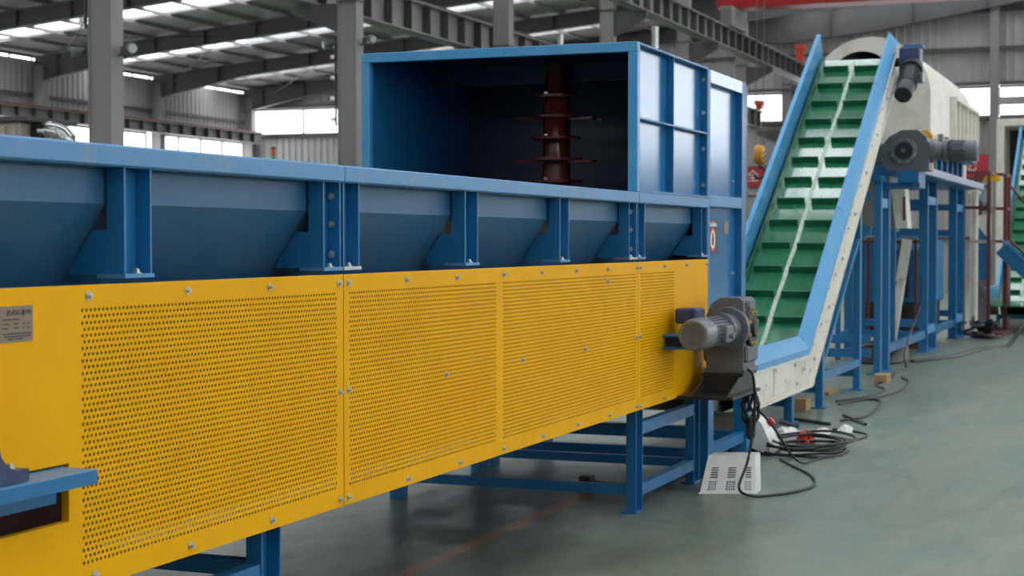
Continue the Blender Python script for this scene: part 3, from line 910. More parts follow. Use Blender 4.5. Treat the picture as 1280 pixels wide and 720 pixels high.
# rear column section
build(MB().box(HX1, HX2, HY0 + 0.046, HY0 + 0.052, 0.74, 2.56), 'column_side_plate', 'blue_gloss', bh)
for nm, bx, m in (('column_post', (HX1, HX1 + 0.06, HY0 - 0.002, HY0 + 0.06, 0.70, 2.64), 'blue'), ('column_post', (HX2 - 0.12, HX2, HY0 - 0.002, HY0 + 0.06, 0.70, 2.64), 'blue'),
                  ('column_lintel', (HX1 + 0.06, HX2 - 0.12, HY0 - 0.002, HY0 + 0.06, 2.555, 2.64), 'blue_gloss'), ('column_rail', (HX1 + 0.06, HX2 - 0.12, HY0 - 0.002, HY0 + 0.06, 1.765, 1.84), 'blue_worn'),
                  ('column_rail', (HX1 + 0.06, HX2 - 0.12, HY0 - 0.002, HY0 + 0.06, 0.70, 0.76), 'blue')):
    build(MB().bbox(*bx, 0.003), nm, m, bh)
build(MB().box(HX2 - 0.01, HX2, HY0 + 0.06, HY1, 0.9, 2.64).box(HX1, HX2 - 0.01, HY1 - 0.02, HY1, 0.9, 2.64).box(HX1, HX2 - 0.01, HY0 + 0.052, HY1 - 0.02, 2.6, 2.63), 'column_shell', 'blue', bh)
for z in (1.05, 1.32, 1.6, 1.95, 2.2, 2.45):
    place(BOLT_Y, 'bolt', bh, (11.18, HY0 + 0.046, z)) if z in (1.32, 1.95) else None
st = build(MB().box(10.50, 10.74, HY0 + 0.038, HY0 + 0.046, 1.462, 1.685), 'warning_sticker', 'ink', bh)
st['label'] = 'black warning sticker with white caption and red ringed hand sign'
for k, (w_, h_) in enumerate(((0.020, 0.022), (0.012, 0.030), (0.018, 0.020), (0.010, 0.026), (0.016, 0.034), (0.020, 0.022), (0.014, 0.028), (0.018, 0.022))):
    build(MB().box(10.516 + k * 0.026, 10.516 + k * 0.026 + w_, HY0 + 0.0365, HY0 + 0.038, 1.638, 1.638 + h_), 'caption_stroke', 'white_ink', st)
def ring(mb, x, y, z, r0, r1, n=32, t=0.002):
    vs = []
    for yy in (y, y - t):
        for r in (r0, r1):
            vs += [(x + r * math.cos(2 * PI * i / n), yy, z + r * math.sin(2 * PI * i / n)) for i in range(n)]
    fs = []
    for i in range(n):
        j = (i + 1) % n
        fs += [(2 * n + i, 2 * n + j, 3 * n + j, 3 * n + i), (n + i, n + j, 3 * n + j, 3 * n + i), (i, j, 2 * n + j, 2 * n + i)]
    return mb.add(vs, fs)
build(MB().cyl((10.62, HY0 + 0.038, 1.553), (10.62, HY0 + 0.0372, 1.553), 0.066, n=32), 'white_disc', 'white_ink', st)
build(ring(MB(), 10.62, HY0 + 0.038, 1.553, 0.062, 0.08), 'red_ring', 'red_orange', st)
build(MB().prism([(10.60, 1.515), (10.64, 1.515), (10.645, 1.555), (10.628, 1.60), (10.612, 1.60), (10.595, 1.555)], 1, HY0 + 0.036, HY0 + 0.0371), 'hand_mark', 'ink', st)
tp = build(MB().box(10.93, 11.06, HY0 + 0.042, HY0 + 0.046, 1.59, 1.675), 'type_plate', 'plate', bh)
# legs of the column section
for x in (10.48, 11.55):
    for y0, y1 in ((2.74, 2.84), (4.25, 4.35)):
        build(MB().bbox(x, x + 0.14, y0, y1, 0.0, 0.74, 0.004), 'leg', 'blue', bh)
for y in (2.76, 4.27):
    build(MB().box(10.62, 11.55, y, y + 0.06, 0.12, 0.19), 'leg_rail', 'blue', bh)
build(MB().box(11.38, 11.69, 2.72, 4.37, 0.74, 0.80), 'leg_beam', 'blue', bh)
for x in (10.5, 11.57):
    build(MB().box(x, x + 0.07, 2.84, 4.25, 0.12, 0.19), 'leg_rail', 'blue', bh)
# rotor inside
RX, RY = 9.62, 3.475
ro = build(MB().lathe((RX, RY, 1.35), (0, 0, 1), [(0, 0.085), (1.02, 0.085), (1.05, 0.07), (1.13, 0.07), (1.28, 0.06)], 36), 'rotor', 'rotor', bh)
ro['label'] = 'glossy dark red vertical rotor shaft with discs'
for k, (z, rr) in enumerate(((1.50, 0.20), (1.62, 0.165), (1.775, 0.17), (1.90, 0.165), (2.035, 0.165), (2.165, 0.155), (2.295, 0.15), (2.42, 0.14))):
    d = build(MB().lathe((RX, RY, z), (0, 0, 1), [(0, 0.086), (0, rr), (0.016, rr), (0.016, 0.086)], 36), 'disc', 'rotor', ro)
    if k % 2 == 0:
        for s in (0.3, 0.3 + PI * 2 / 3, 0.3 + PI * 4 / 3, -1.2):
            e = MB().bar((RX + 0.10 * math.cos(s), RY + 0.10 * math.sin(s), z - 0.008), (RX + 0.27 * math.cos(s), RY + 0.27 * math.sin(s), z - 0.008), 0.06, 0.014, (-math.sin(s), math.cos(s), 0))
            build(e, 'blade', 'rotor', ro)
    else:
        build(MB().cyl((RX - 0.11, RY + 0.03, z + 0.016), (RX - 0.11, RY + 0.03, z + 0.03), 0.013, n=6), 'bolt', 'zinc', ro)
for z in (1.77, 2.03, 2.30):
    build(MB().bbox(9.5, 9.75, HY0 + 0.052, HY0 + 0.13, z, z + 0.02, 0.002), 'counter_blade', 'rotor', bh)

# ================================================================== GEAR MOTORS
def bolt_circle(parent, c, axis, r, n, br=0.008, bh_=0.008, mat='zinc', nm='bolt'):
    axis = Vector(axis).normalized()
    u = axis.orthogonal().normalized(); w = axis.cross(u)
    for i in range(n):
        p = Vector(c) + u * (r * math.cos(2 * PI * (i + .5) / n)) + w * (r * math.sin(2 * PI * (i + .5) / n))
        build(MB().cyl(p, p + axis * bh_, br, n=6), nm, mat, parent)

def motor(root, p, d, r, L, cover_r, mat='grey_alu', cover_mat='grey_alu', grille='grey_iron', up=(0, 0, 1)):
    """finned motor starting at p running along d; fan cover at the far end"""
    p, d = Vector(p), Vector(d).normalized()
    body = build(MB().lathe(p, d, [(0, r * 1.12), (0.02, r * 1.12), (0.02, r * 0.86), (L * 0.62, r * 0.86)], 32), 'motor_body', mat, root)
    u = d.cross(Vector(up)).normalized(); w = u.cross(d)
    for i in range(24):
        a = 2 * PI * i / 24
        rad = u * math.cos(a) + w * math.sin(a)
        tan = u * -math.sin(a) + w * math.cos(a)
        b = MB().bar(p + d * 0.03 + rad * r * 0.90, p + d * (L * 0.62) + rad * r * 0.90, 0.006, r * 0.2, tan)
        build(b, 'cooling_fin', mat, body)
    cv = build(MB().lathe(p + d * (L * 0.62), d, [(0, cover_r * 0.96), (0.02, cover_r), (L * 0.30, cover_r), (L * 0.37, cover_r * 0.94), (L * 0.38, cover_r * 0.86), (L * 0.38, cover_r * 0.74), (L * 0.36, cover_r * 0.72)], 36), 'fan_cover', cover_mat, root)
    e = p + d * (L * 0.985)
    build(MB().cyl(e, e + d * 0.004, cover_r * 0.73, n=32), 'grille', grille, cv)
    for i in range(5):
        rr = cover_r * (0.15 + 0.13 * i)
        b = MB()
        n = 28
        vs = []
        for q in (rr, rr + cover_r * 0.045):
            for h in (0.004, 0.008):
                vs += [e + d * h + (u * math.cos(2 * PI * k / n) + w * math.sin(2 * PI * k / n)) * q for k in range(n)]
        fs = []
        for k in range(n):
            j = (k + 1) % n
            fs += [(n + k, n + j, 3 * n + j, 3 * n + k), (k, j, n + j, n + k), (2 * n + k, 3 * n + k, 3 * n + j, 2 * n + j)]
        build(b.add(vs, fs), 'grille_ring', mat, cv)
    return body

gm = thing('gear_motor', 'grey gear motor in front of the yellow guard end', 'motor', (10.1, 2.5, 0.74))
g = MB()
g.prism([(2.385, 0.745), (2.615, 0.745), (2.622, 0.95), (2.615, 1.09), (2.585, 1.16), (2.53, 1.195), (2.41, 1.195), (2.385, 1.175)], 0, 9.95, 10.27)
gb = build(g, 'gearbox', 'grey_iron', gm)
build(MB().bbox(9.97, 10.25, 2.36, 2.64, 0.80, 0.90, 0.012), 'rib_band', 'grey_iron', gb)
build(MB().bbox(9.93, 10.29, 2.37, 2.63, 0.735, 0.765, 0.006), 'base_flange', 'grey_iron', gb)
build(MB().bbox(10.0, 10.1, 2.378, 2.42, 1.13, 1.17, 0.006), 'inspection_cover', 'black', gb)
build(MB().lathe((9.96, 2.475, 1.012), (-1, 0, 0), [(0, 0.132), (0.045, 0.132), (0.05, 0.125), (0.05, 0.09), (0.13, 0.082), (0.22, 0.072), (0.24, 0.105), (0.27, 0.105)], 40), 'adapter_flange', 'grey_iron', gm)
bolt_circle(gb, (9.912, 2.475, 1.012), (-1, 0, 0), 0.115, 8, mat='grey_alu')
ds = build(MB().lathe((10.11, 2.39, 1.008), (0, -1, 0), [(0, 0.125), (0.02, 0.125), (0.03, 0.118), (0.03, 0.06), (0.05, 0.055), (0.052, 0.02)], 36), 'output_disc', 'black', gm)
bolt_circle(ds, (10.11, 2.36, 1.008), (0, -1, 0), 0.10, 8, 0.010, 0.010, 'yellow_guard', 'marked_bolt')
motor(gm, (9.70, 2.475, 1.012), (-1, 0, 0), 0.088, 0.58, 0.093)
build(MB().bbox(9.40, 9.60, 2.53, 2.66, 1.06, 1.15, 0.010), 'terminal_box', 'navy', gm)
build(MB().bbox(9.47, 9.62, 2.36, 2.41, 0.95, 1.05, 0.010), 'name_boss', 'grey_alu', gm)
build(MB().lathe((9.50, 2.36, 0.99), (0, -1, 0), [(0, 0.014), (0.02, 0.014), (0.022, 0.022), (0.03, 0.022)], 12), 'cable_gland', 'grey_alu', gm)
for x in (9.99, 10.22):
    for y in (2.40, 2.60):
        place(BOLT_Z, 'bolt', gb, (x, y, 0.765))
ms = thing('motor_bracket', 'black steel bracket carrying the grey gear motor', 'bracket', (10.0, 2.55, 0.6))
build(MB().bbox(9.60, 10.32, 2.36, 2.70, 0.600, 0.620, 0.003), 'base_plate', 'black', ms)
build(MB().bbox(9.93, 10.30, 2.38, 2.64, 0.715, 0.735, 0.003), 'top_plate', 'black', ms)
for y in (2.40, 2.61):
    build(MB().prism([(9.62, 0.62), (10.30, 0.62), (10.30, 0.715), (9.93, 0.715)], 1, y, y + 0.014), 'web', 'black', ms)
for xr in (9.90, 10.1):
    build(MB().box(xr, xr + 0.015, 2.42, 2.61, 0.62, 0.715), 'rib', 'black', ms)
build(MB().bbox(10.32, 10.50, 2.60, 2.74, 0.55, 0.74, 0.004), 'mount_arm', 'black', ms)
sp_ = thing('shaft_support', 'short blue channel stub poking through the guard behind the motor', 'bracket', (9.35, 2.66, 0.93))
build(MB().bbox(9.32, 9.50, 2.56, 2.71, 0.985, 0.998, 0.002).bbox(9.32, 9.50, 2.56, 2.71, 0.915, 0.928, 0.002), 'flange', 'blue', sp_)
build(MB().box(9.38, 9.50, 2.57, 2.71, 0.928, 0.985), 'web', 'navy', sp_)
t = thing('cable_plug', 'dark cable connector bundle hanging under the motor bracket', 'plug', (10.2, 2.4, 0.4))
for k in range(6):
    a = k * 1.1
    pts = [(10.22 + 0.02 * math.cos(a), 2.40 + 0.03 * math.sin(a), 0.60), (10.22 + 0.05 * math.cos(a + 1), 2.40 + 0.06 * math.sin(a + 1), 0.52), (10.22 + 0.05 * math.cos(a + 2), 2.40 + 0.05 * math.sin(a + 2), 0.44), (10.22, 2.40, 0.36)]
    build(MB().tube(pts, 0.011, 6), 'strand', 'rubber', t)
build(MB().lathe((10.22, 2.40, 0.30), (0, 0, 1), [(0, 0.014), (0.02, 0.03), (0.11, 0.034), (0.14, 0.02)], 14), 'plug_body', 'rubber', t)

# ================================================================== INCLINED BELT CONVEYORS
ANG = math.radians(32.74)
CB = Vector((14.3, 0, 0.61))                       # bend point of the guard line
dI = Vector((math.cos(ANG), 0, math.sin(ANG)))
nI = Vector((-math.sin(ANG), 0, math.cos(ANG)))
YR, YLc = 2.85, 3.75                               # outer faces
L_INC = 5.86
def inclined_conveyor(label, group):
    root = thing('belt_conveyor', label, 'conveyor', (16.0, 3.35, 0), group)
    def P(s, y, v):
        q = CB + dI * s + nI * v if s >= 0 else None
        return (q.x, y, q.z)
    # centre-line frames: horizontal part, then incline; bend is mitred
    mit = math.tan(ANG / 2)
    def Hz(x, y, v):                                # horizontal part point
        return (x, y, CB.z + v)
    def bend(y, v):
        return (CB.x - mit * v, y, CB.z + v)
    def strip(sec, closed, x0, s1, name, mat, parent):
        """sweep a cross-section [(y, v)] along horizontal part from x0, round the bend and up to s1"""
        n = len(sec)
        vs = [Hz(x0, y, v) for y, v in sec] + [bend(y, v) for y, v in sec] + [P(s1, y, v) for y, v in sec]
        fs = []
        m = n if closed else n - 1
        for k in range(2):
            fs += [(k * n + i, k * n + (i + 1) % n, (k + 1) * n + (i + 1) % n, (k + 1) * n + i) for i in range(m)]
        if closed:
            fs += [tuple(range(n))[::-1], tuple(range(2 * n, 3 * n))]
        return build(MB().add(vs, fs), name, mat, parent, smooth=False)
    XS = 11.75
    for sgn, yo in ((1, YR), (-1, YLc)):
        if sgn > 0:              # near guard: sloping cover over the frame
            gsec = [(yo - 0.004, -0.05), (yo - 0.004, 0.0), (yo + 0.070, 0.11), (yo + 0.090, 0.11), (yo + 0.090, -0.155), (yo + 0.086, -0.155), (yo + 0.086, 0.10), (yo + 0.072, 0.10), (yo + 0.010, 0.0), (yo + 0.010, -0.05)]
        else:                    # far guard: upright board with a folded lip
            gsec = [(yo + 0.004, -0.05), (yo + 0.004, 0.13), (yo - 0.040, 0.13), (yo - 0.040, -0.155), (yo - 0.034, -0.155), (yo - 0.034, 0.122), (yo - 0.004, 0.122), (yo - 0.004, -0.05)]
        gd = strip(gsec, True, XS, L_INC + 0.05, 'side_guard', 'blue_light', root)
        # joint straps of the guard sheets
        for s in (0.02, 2.15, 4.7) if sgn > 0 else ():
            a = [P(s, yo - sgn * 0.004, -0.012), P(s + 0.012, yo - sgn * 0.004, -0.012), P(s + 0.012, yo + sgn * 0.066, 0.114), P(s, yo + sgn * 0.066, 0.114),
                 P(s, yo + sgn * 0.01, -0.012), P(s + 0.012, yo + sgn * 0.01, -0.012), P(s + 0.012, yo + sgn * 0.08, 0.104), P(s, yo + sgn * 0.08, 0.104)]
            build(MB().add(a, [(0, 1, 2, 3), (4, 7, 6, 5), (0, 4, 5, 1), (1, 5, 6, 2), (2, 6, 7, 3), (3, 7, 4, 0)]), 'joint_strap', 'blue', gd)
        # white side frame with flanges
        fsec = [(yo + sgn * 0.012, -0.052), (yo - sgn * 0.02, -0.052), (yo - sgn * 0.02, -0.068), (yo + sgn * 0.004, -0.068), (yo + sgn * 0.004, -0.315), (yo - sgn * 0.02, -0.315), (yo - sgn * 0.02, -0.335), (yo + sgn * 0.02, -0.335), (yo + sgn * 0.02, -0.052)]
        fr = strip(fsec, True, XS, L_INC, 'side_frame', 'cream_worn', root)
        bm_ = bolt_mesh('-y', 0.016, 0.012)
        if sgn > 0:
            for k in range(15):
                q = P(0.15 + k * 0.4, yo + 0.004, -0.13 if k % 2 else -0.22)
                place(bm_, 'bolt', fr, q)
            for x, v in ((12.2, -0.09), (12.6, -0.18), (12.95, -0.09), (13.3, -0.2), (13.7, -0.1), (14.1, -0.16), (12.35, -0.25), (13.8, -0.26)):
                place(bm_, 'bolt', fr, (x, yo + 0.004, CB.z + v))
            # bolted cover plates of the tail
            for (xa, xb) in ((12.05, 12.85), (12.9, 13.65)):
                build(MB().bbox(xa, xb, yo - 0.010, yo + 0.006, CB.z - 0.285, CB.z - 0.06, 0.003), 'cover_plate', 'cream', fr)
    # belt: band with thickness, returning underneath
    yb0, yb1 = YR + 0.10, YLc - 0.05
    bsec = [(yb0, -0.16), (yb1, -0.16), (yb1, -0.172), (yb0, -0.172)]
    belt = strip(bsec, True, XS, L_INC - 0.05, 'belt', 'belt', root)
    rsec = [(yb0, -0.30), (yb1, -0.30), (yb1, -0.31), (yb0, -0.31)]
    strip(rsec, True, XS, L_INC - 0.05, 'return_belt', 'belt', root)
    # corrugated side walls of the belt
    for y in (yb0 + 0.02, yb1 - 0.035):
        ssec = [(y, -0.16), (y + 0.015, -0.16), (y + 0.015, -0.085), (y, -0.085)]
        strip(ssec, True, XS, L_INC - 0.08, 'belt_skirt', 'cleat', belt)
    hx = P(L_INC - 0.06, 0, -0.235)
    build(MB().cyl((hx[0], yb0, hx[2]), (hx[0], yb1, hx[2]), 0.068, n=28), 'head_drum', 'belt', root)
    # seam (lacing) running up the middle, slightly wandering
    yc = (yb0 + yb1) / 2
    vs, fs = [], []
    N = 60
    for k in range(N + 1):
        s = 0.05 + (L_INC - 0.15) * k / N
        y = yc + 0.006 * math.sin(s * 2.2) + 0.003 * math.sin(s * 9)
        vs += [P(s, y - 0.02, -0.1575), P(s, y + 0.02, -0.1575), P(s, y + 0.02, -0.16), P(s, y - 0.02, -0.16)]
    for k in range(N):
        a, b = 4 * k, 4 * k + 4
        fs += [(a, a + 1, b + 1, b), (a + 1, a + 2, b + 2, b + 1), (a + 3, a, b, b + 3)]
    build(MB().add(vs, fs), 'centre_seam', 'seam', belt)
    # cleats: two per row, slightly staggered, leaning upright off the belt
    half = (yb1 - yb0) / 2
    cl = MB()
    wd = half - 0.095
    q = [(0.0, 0.0), (0.045, 0.0), (0.026, 0.065), (0.012, 0.065)]
    vs = []
    for y in (-wd / 2, wd / 2):
        for a, b in q:
            v = dI * a + nI * b
            vs.append((v.x, y, v.z))
    cl.add(vs, [(0, 1, 2, 3), (4, 7, 6, 5), (0, 4, 5, 1), (1, 5, 6, 2), (2, 6, 7, 3), (3, 7, 4, 0)])
    cme = shared(cl, 'cleat', 'cleat', False)
    k = 0
    s = 0.18
    while s < L_INC - 0.12:
        for sg in (-1, 1):
            place(cme, 'cleat', belt, P(s + (0.012 if sg > 0 else 0), yc + sg * (0.034 + wd / 2), -0.16))
        s += 0.41
        k += 1
    # legs and braces
    def leg(x, ztop):
        for y in (YR + 0.06, YLc - 0.10):
            build(MB().bbox(x, x + 0.10, y, y + 0.07, 0, ztop, 0.004), 'leg', 'blue', root)
            build(MB().box(x - 0.04, x + 0.14, y - 0.03, y + 0.10, 0, 0.012), 'foot_plate', 'blue', root)
        build(MB().box(x + 0.02, x + 0.08, YR + 0.13, YLc - 0.10, 0.14, 0.21), 'cross_rail', 'blue', root)
    def ztop_at(x):
        return CB.z + (x - CB.x) * math.tan(ANG) - 0.33 / math.cos(ANG)
    leg(13.9, CB.z - 0.34)
    leg(15.25, ztop_at(15.25))
    leg(17.25, ztop_at(17.25))
    for y in (YR + 0.065, YLc - 0.095):
        build(MB().box(15.35, 17.25, y, y + 0.06, 0.25, 0.32), 'side_rail', 'blue', root)
        build(MB().bar((15.35, y + 0.03, 0.40), (17.25, y + 0.03, 1.55), 0.05, 0.05), 'brace', 'blue', root)
    return root
bc = inclined_conveyor('inclined green cleated belt conveyor with light blue guards, the nearer one', 'inclined belt conveyors')
bc2 = copy_tree(bc)
bc2.location = bc.location + Vector((17.0, -0.93, 0))
bc2['label'] = 'distant inclined green belt conveyor at the right edge of the photo'

# head gear motor of the belt conveyor
hm = thing('gear_motor', 'black gear motor at the top of the near inclined belt', 'motor', (18.9, 2.62, 3.3), None)
ph = CB + dI * (L_INC - 0.20) + nI * (-0.14)
gbc = Vector((ph.x, 2.66, ph.z))
b = MB().bbox(gbc.x - 0.13, gbc.x + 0.13, 2.56, 2.79, gbc.z - 0.14, gbc.z + 0.16, 0.02)
g2 = build(b, 'gearbox', 'navy', hm)
build(MB().cyl((gbc.x, 2.79, gbc.z), (gbc.x, 2.90, gbc.z), 0.05, n=16), 'hollow_shaft', 'black', hm)
build(MB().bbox(gbc.x - 0.02, gbc.x + 0.16, 2.55, 2.76, gbc.z + 0.16, gbc.z + 0.20, 0.008), 'cover', 'blue', g2)
md = Vector((-0.86, 0.02, -0.51)).normalized()
p0 = gbc + md * 0.13 + Vector((0, -0.02, 0))
build(MB().lathe(p0, md, [(0, 0.115), (0.06, 0.115), (0.06, 0.08), (0.10, 0.08)], 28), 'adapter_flange', 'black', hm)
motor(hm, p0 + md * 0.10, md, 0.115, 0.62, 0.10, 'black', 'black', 'black')
build(MB().bbox(p0.x - 0.22, p0.x - 0.06, 2.50, 2.57, p0.z - 0.20, p0.z - 0.08, 0.01), 'terminal_box', 'grey_alu', hm)

# ================================================================== DRUM HOOD behind the belt
dr = thing('drum_hood', 'cream white arched drum housing behind the top of the inclined belt', 'machine', (23.0, 3.36, 2.6))
DX0, DX1, DY, DZ, DR = 20.5, 25.5, 3.36, 3.29, 0.73
def arch(r, zlow, n=28):
    pts = [(DY - r, zlow)]
    pts += [(DY + r * math.cos(PI - PI * i / n), DZ + r * math.sin(PI * i / n)) for i in range(n + 1)]
    pts += [(DY + r, zlow)]
    return pts
def arch_shell(mb, x0, x1, ro, ri, zlow):
    o, i = arch(ro, zlow), arch(ri, zlow)
    n = len(o)
    vs = [(x0, *p) for p in o] + [(x0, *p) for p in i] + [(x1, *p) for p in o] + [(x1, *p) for p in i]
    fs = []
    for k in range(n - 1):
        fs += [(k, k + 1, n + k + 1, n + k), (2 * n + k, 3 * n + k, 3 * n + k + 1, 2 * n + k + 1), (k, 2 * n + k, 2 * n + k + 1, k + 1), (n + k, n + k + 1, 3 * n + k + 1, 3 * n + k)]
    fs += [(0, n, 3 * n, 2 * n), (n - 1, 3 * n - 1, 4 * n - 1, 2 * n - 1)]
    return mb.add(vs, fs)
def front_plate(mb, x0, x1, n=36):
    o = arch(DR, 2.72, n)
    i = [(3.46 - 0.38, 3.50)] + [(3.46 + 0.38 * math.cos(PI - PI * k / n), 3.50 + 0.35 * math.sin(PI * k / n)) for k in range(n + 1)] + [(3.46 + 0.38, 3.50)]
    n = len(o)
    vs = [(x0, *p) for p in o] + [(x0, *p) for p in i] + [(x1, *p) for p in o] + [(x1, *p) for p in i]
    fs = []
    for k in range(n - 1):
        fs += [(k, k + 1, n + k + 1, n + k), (2 * n + k, 3 * n + k, 3 * n + k + 1, 2 * n + k + 1), (k, 2 * n + k, 2 * n + k + 1, k + 1), (n + k, n + k + 1, 3 * n + k + 1, 3 * n + k)]
    return mb.add(vs, fs + [(0, n, 3 * n, 2 * n), (n - 1, 3 * n - 1, 4 * n - 1, 2 * n - 1)])
build(front_plate(MB(), DX0, DX0 + 0.05), 'front_plate', 'cream', dr)
build(MB().prism([(DY - DR, 2.72), (DY + DR, 2.72), (3.84, 3.50), (3.08, 3.50)], 0, DX0 + 0.004, DX0 + 0.046), 'front_apron', 'cream', dr)
build(arch_shell(MB(), DX0 + 0.05, DX1, DR - 0.015, DR - 0.03, 2.72), 'shell', 'cream', dr)
build(MB().prism(arch(DR - 0.02, 2.72), 0, DX1 - 0.05, DX1), 'rear_plate', 'cream', dr)
# side rail and upright ribs on the right flank, from the middle to the rear
build(MB().box(22.6, DX1, DY - DR - 0.075, DY - DR + 0.02, DZ + 0.10, DZ + 0.15), 'flank_rail', 'cream_worn', dr)
for k in range(7):
    x = 22.6 + k * 0.475
    build(MB().box(x, x + 0.05, DY - DR - 0.06, DY - DR + 0.015, 2.72, DZ + 0.10), 'flank_rib', 'cream', dr)
build(MB().box(22.0, DX1, DY - DR - 0.02, DY + DR + 0.02, 2.66, 2.72), 'base_frame', 'blue', dr)
build(MB().cyl((DX0 + 0.25, DY, DZ), (DX1 - 0.1, DY, DZ), 0.35, n=28), 'inner_drum', 'maroon', dr)

# blue steel stand under the drum
sd = thing('drum_stand', 'tall blue steel stand carrying the cream drum housing', 'stand', (23.5, 3.6, 0))
def dbl_post(x, x2, y, ztop, links):
    w = 0.075 if x < 20 else 0.12
    for xx in (x, x2):
        build(MB().box(xx, xx + 0.10, y, y + w, 0.012, ztop), 'post', 'blue', sd)
    for z in links:
        build(MB().box(x + 0.10, x2, y + 0.01, y + 0.09, z - 0.055, z + 0.055), 'link', 'blue_light', sd)
    build(MB().box(x - 0.05, x2 + 0.15, y - 0.03, y + 0.15, 0, 0.012), 'foot_plate', 'blue', sd)
for x, x2, ztop, lz in ((19.35, 19.95, 2.22, (1.98,)), (23.4, 24.35, 2.36, (0.30, 2.10)), (26.8, 27.8, 2.36, (0.30, 2.06))):
    for y in (3.03, 4.05):
        dbl_post(x, x2, y, ztop, lz)
    for z in (2.06, 1.66, 0.24, 0.40):
        build(MB().box(x + 0.02, x + 0.08, 3.15, 4.05, z - 0.05, z + 0.05), 'cross_beam', 'blue', sd)
for y in (3.03, 4.05):
    build(MB().box(20.05, 23.4, y + 0.02, y + 0.08, 0.2, 0.3), 'side_beam', 'blue', sd)
    build(MB().box(24.45, 26.8, y + 0.02, y + 0.08, 0.2, 0.3), 'side_beam', 'blue', sd)
    build(MB().box(20.5, 25.4, y, y + 0.10, 2.44, 2.66), 'top_beam', 'blue', sd)
    build(MB().box(19.3, 20.6, y, y + 0.12, 2.22, 2.30), 'head_beam', 'blue', sd)
build(MB().box(20.4, 27.84, 2.72, 2.80, 2.36, 2.45), 'deck_edge', 'lavender', sd)
build(MB().box(20.4, 27.84, 2.80, 4.15, 2.36, 2.44), 'deck', 'blue', sd)
for k in range(7):
    x = 21.3 + k * 0.6
    p = build(MB().box(x, x + 0.06, 2.74, 2.80, 2.45, 2.66), 'deck_strut', 'blue', sd)
    build(MB().prism([(x - 0.16, 2.66), (x + 0.26, 2.66), (x + 0.26, 2.70), (x - 0.16, 2.86)], 1, 2.56, 2.62), 'saddle', 'grey_panel', p)

# discharge chute and machinery under the drum
ch = thing('discharge_chute', 'olive grey chute with white strip between the blue stand posts', 'chute', (21.6, 3.6, 1.7))
build(MB().prism([(3.20, 1.70), (4.05, 1.70), (4.05, 2.48), (3.30, 2.48)], 0, 21.6, 21.9), 'chute_body', 'grey_panel', ch)
build(MB().prism([(3.04, 1.70), (3.19, 1.70), (3.29, 2.48), (3.10, 2.48)], 0, 21.55, 21.9), 'white_strip', 'cream', ch)
build(MB().box(21.54, 21.55, 3.07, 3.10, 1.80, 2.1), 'strip_print', 'rail_red', ch)
build(MB().box(21.55, 21.95, 3.2, 4.08, 1.66, 1.70), 'chute_flange', 'blue', ch)
build(MB().box(21.6, 21.66, 3.9, 3.96, 0, 1.66).box(21.6, 21.66, 3.2, 3.26, 0, 1.66), 'leg', 'blue', ch)

bmch = thing('blue_washer', 'dark blue box machine with slotted front behind the stand posts', 'machine', (25.2, 3.5, 0))
build(MB().bbox(25.0, 26.6, 3.2, 4.3, 0.62, 1.55, 0.02), 'body', 'blue', bmch)
build(MB().bbox(24.9, 25.0, 3.35, 3.75, 1.40, 1.58, 0.02), 'hatch', 'blue_light', bmch)
for k in range(4):
    build(MB().box(24.985, 25.0, 3.30 + 0.2 * k, 3.36 + 0.2 * k, 0.70, 1.35), 'slot', 'black', bmch)
build(MB().box(25.0, 26.6, 3.25, 4.25, 0.1, 0.62), 'plinth', 'black', bmch)
for y in (3.3, 4.1):
    build(MB().box(25.1, 25.2, y, y + 0.1, 0, 0.1).box(26.4, 26.5, y, y + 0.1, 0, 0.1), 'foot', 'blue', bmch)
# brown-red frame with posts in front of it
br = thing('primer_frame', 'brown red steel frame of thin posts under the drum stand', 'frame', (24.2, 3.6, 0))
for y in (3.28, 3.5, 3.72, 3.95, 4.2):
    build(MB().box(24.20, 24.24, y, y + 0.04, 0.06, 1.5), 'post', 'rail_red', br)
build(MB().box(24.18, 24.26, 3.25, 4.27, 0.0, 0.06), 'sill', 'rail_red', br)
build(MB().box(24.18, 24.26, 3.25, 4.27, 1.5, 1.55), 'head_rail', 'rail_red', br)
sl = thing('slanted_chute', 'narrow white slanted chute low between the stand posts', 'chute', (22.6, 3.3, 0))
build(MB().bar((22.7, 3.20, 1.55), (22.7, 3.42, 0.03), 0.09, 0.10, (1, 0, 0)), 'body', 'cream', sl)
build(MB().bar((22.64, 3.20, 1.56), (22.64, 3.28, 1.0), 0.03, 0.13, (1, 0, 0)), 'lip', 'cream_worn', sl)

# gear motor on the stand with yellow coupling guard
dm = thing('gear_motor', 'large grey gear motor on the blue stand beside the drum', 'motor', (20.0, 2.8, 2.3))
build(MB().box(19.72, 20.30, 2.66, 2.90, 2.22, 2.36), 'mount_block', 'blue', dm)
build(MB().box(19.80, 20.30, 2.66, 3.06, 2.16, 2.22), 'mount_arm', 'blue', dm)
g = MB().prism([(2.55, 2.36), (3.02, 2.36), (3.12, 2.50), (3.12, 2.62), (3.00, 2.76), (2.86, 2.83), (2.68, 2.83), (2.58, 2.74), (2.55, 2.60)], 0, 19.75, 20.12)
gx = build(g, 'gearbox', 'grey_iron', dm)
build(MB().lathe((19.75, 2.83, 2.59), (-1, 0, 0), [(0, 0.15), (0.04, 0.15), (0.05, 0.12), (0.05, 0.10), (0.03, 0.09)], 32), 'bearing_cover', 'grey_alu', gx)
build(MB().cyl((19.70, 2.83, 2.59), (19.67, 2.83, 2.59), 0.09, n=24), 'bearing_recess', 'black', gx)
build(MB().cyl((19.67, 2.83, 2.59), (19.65, 2.83, 2.59), 0.025, n=12), 'shaft_end', 'grey_alu', gx)
bolt_circle(gx, (19.71, 2.83, 2.59), (-1, 0, 0), 0.135, 8, 0.011, 0.012)
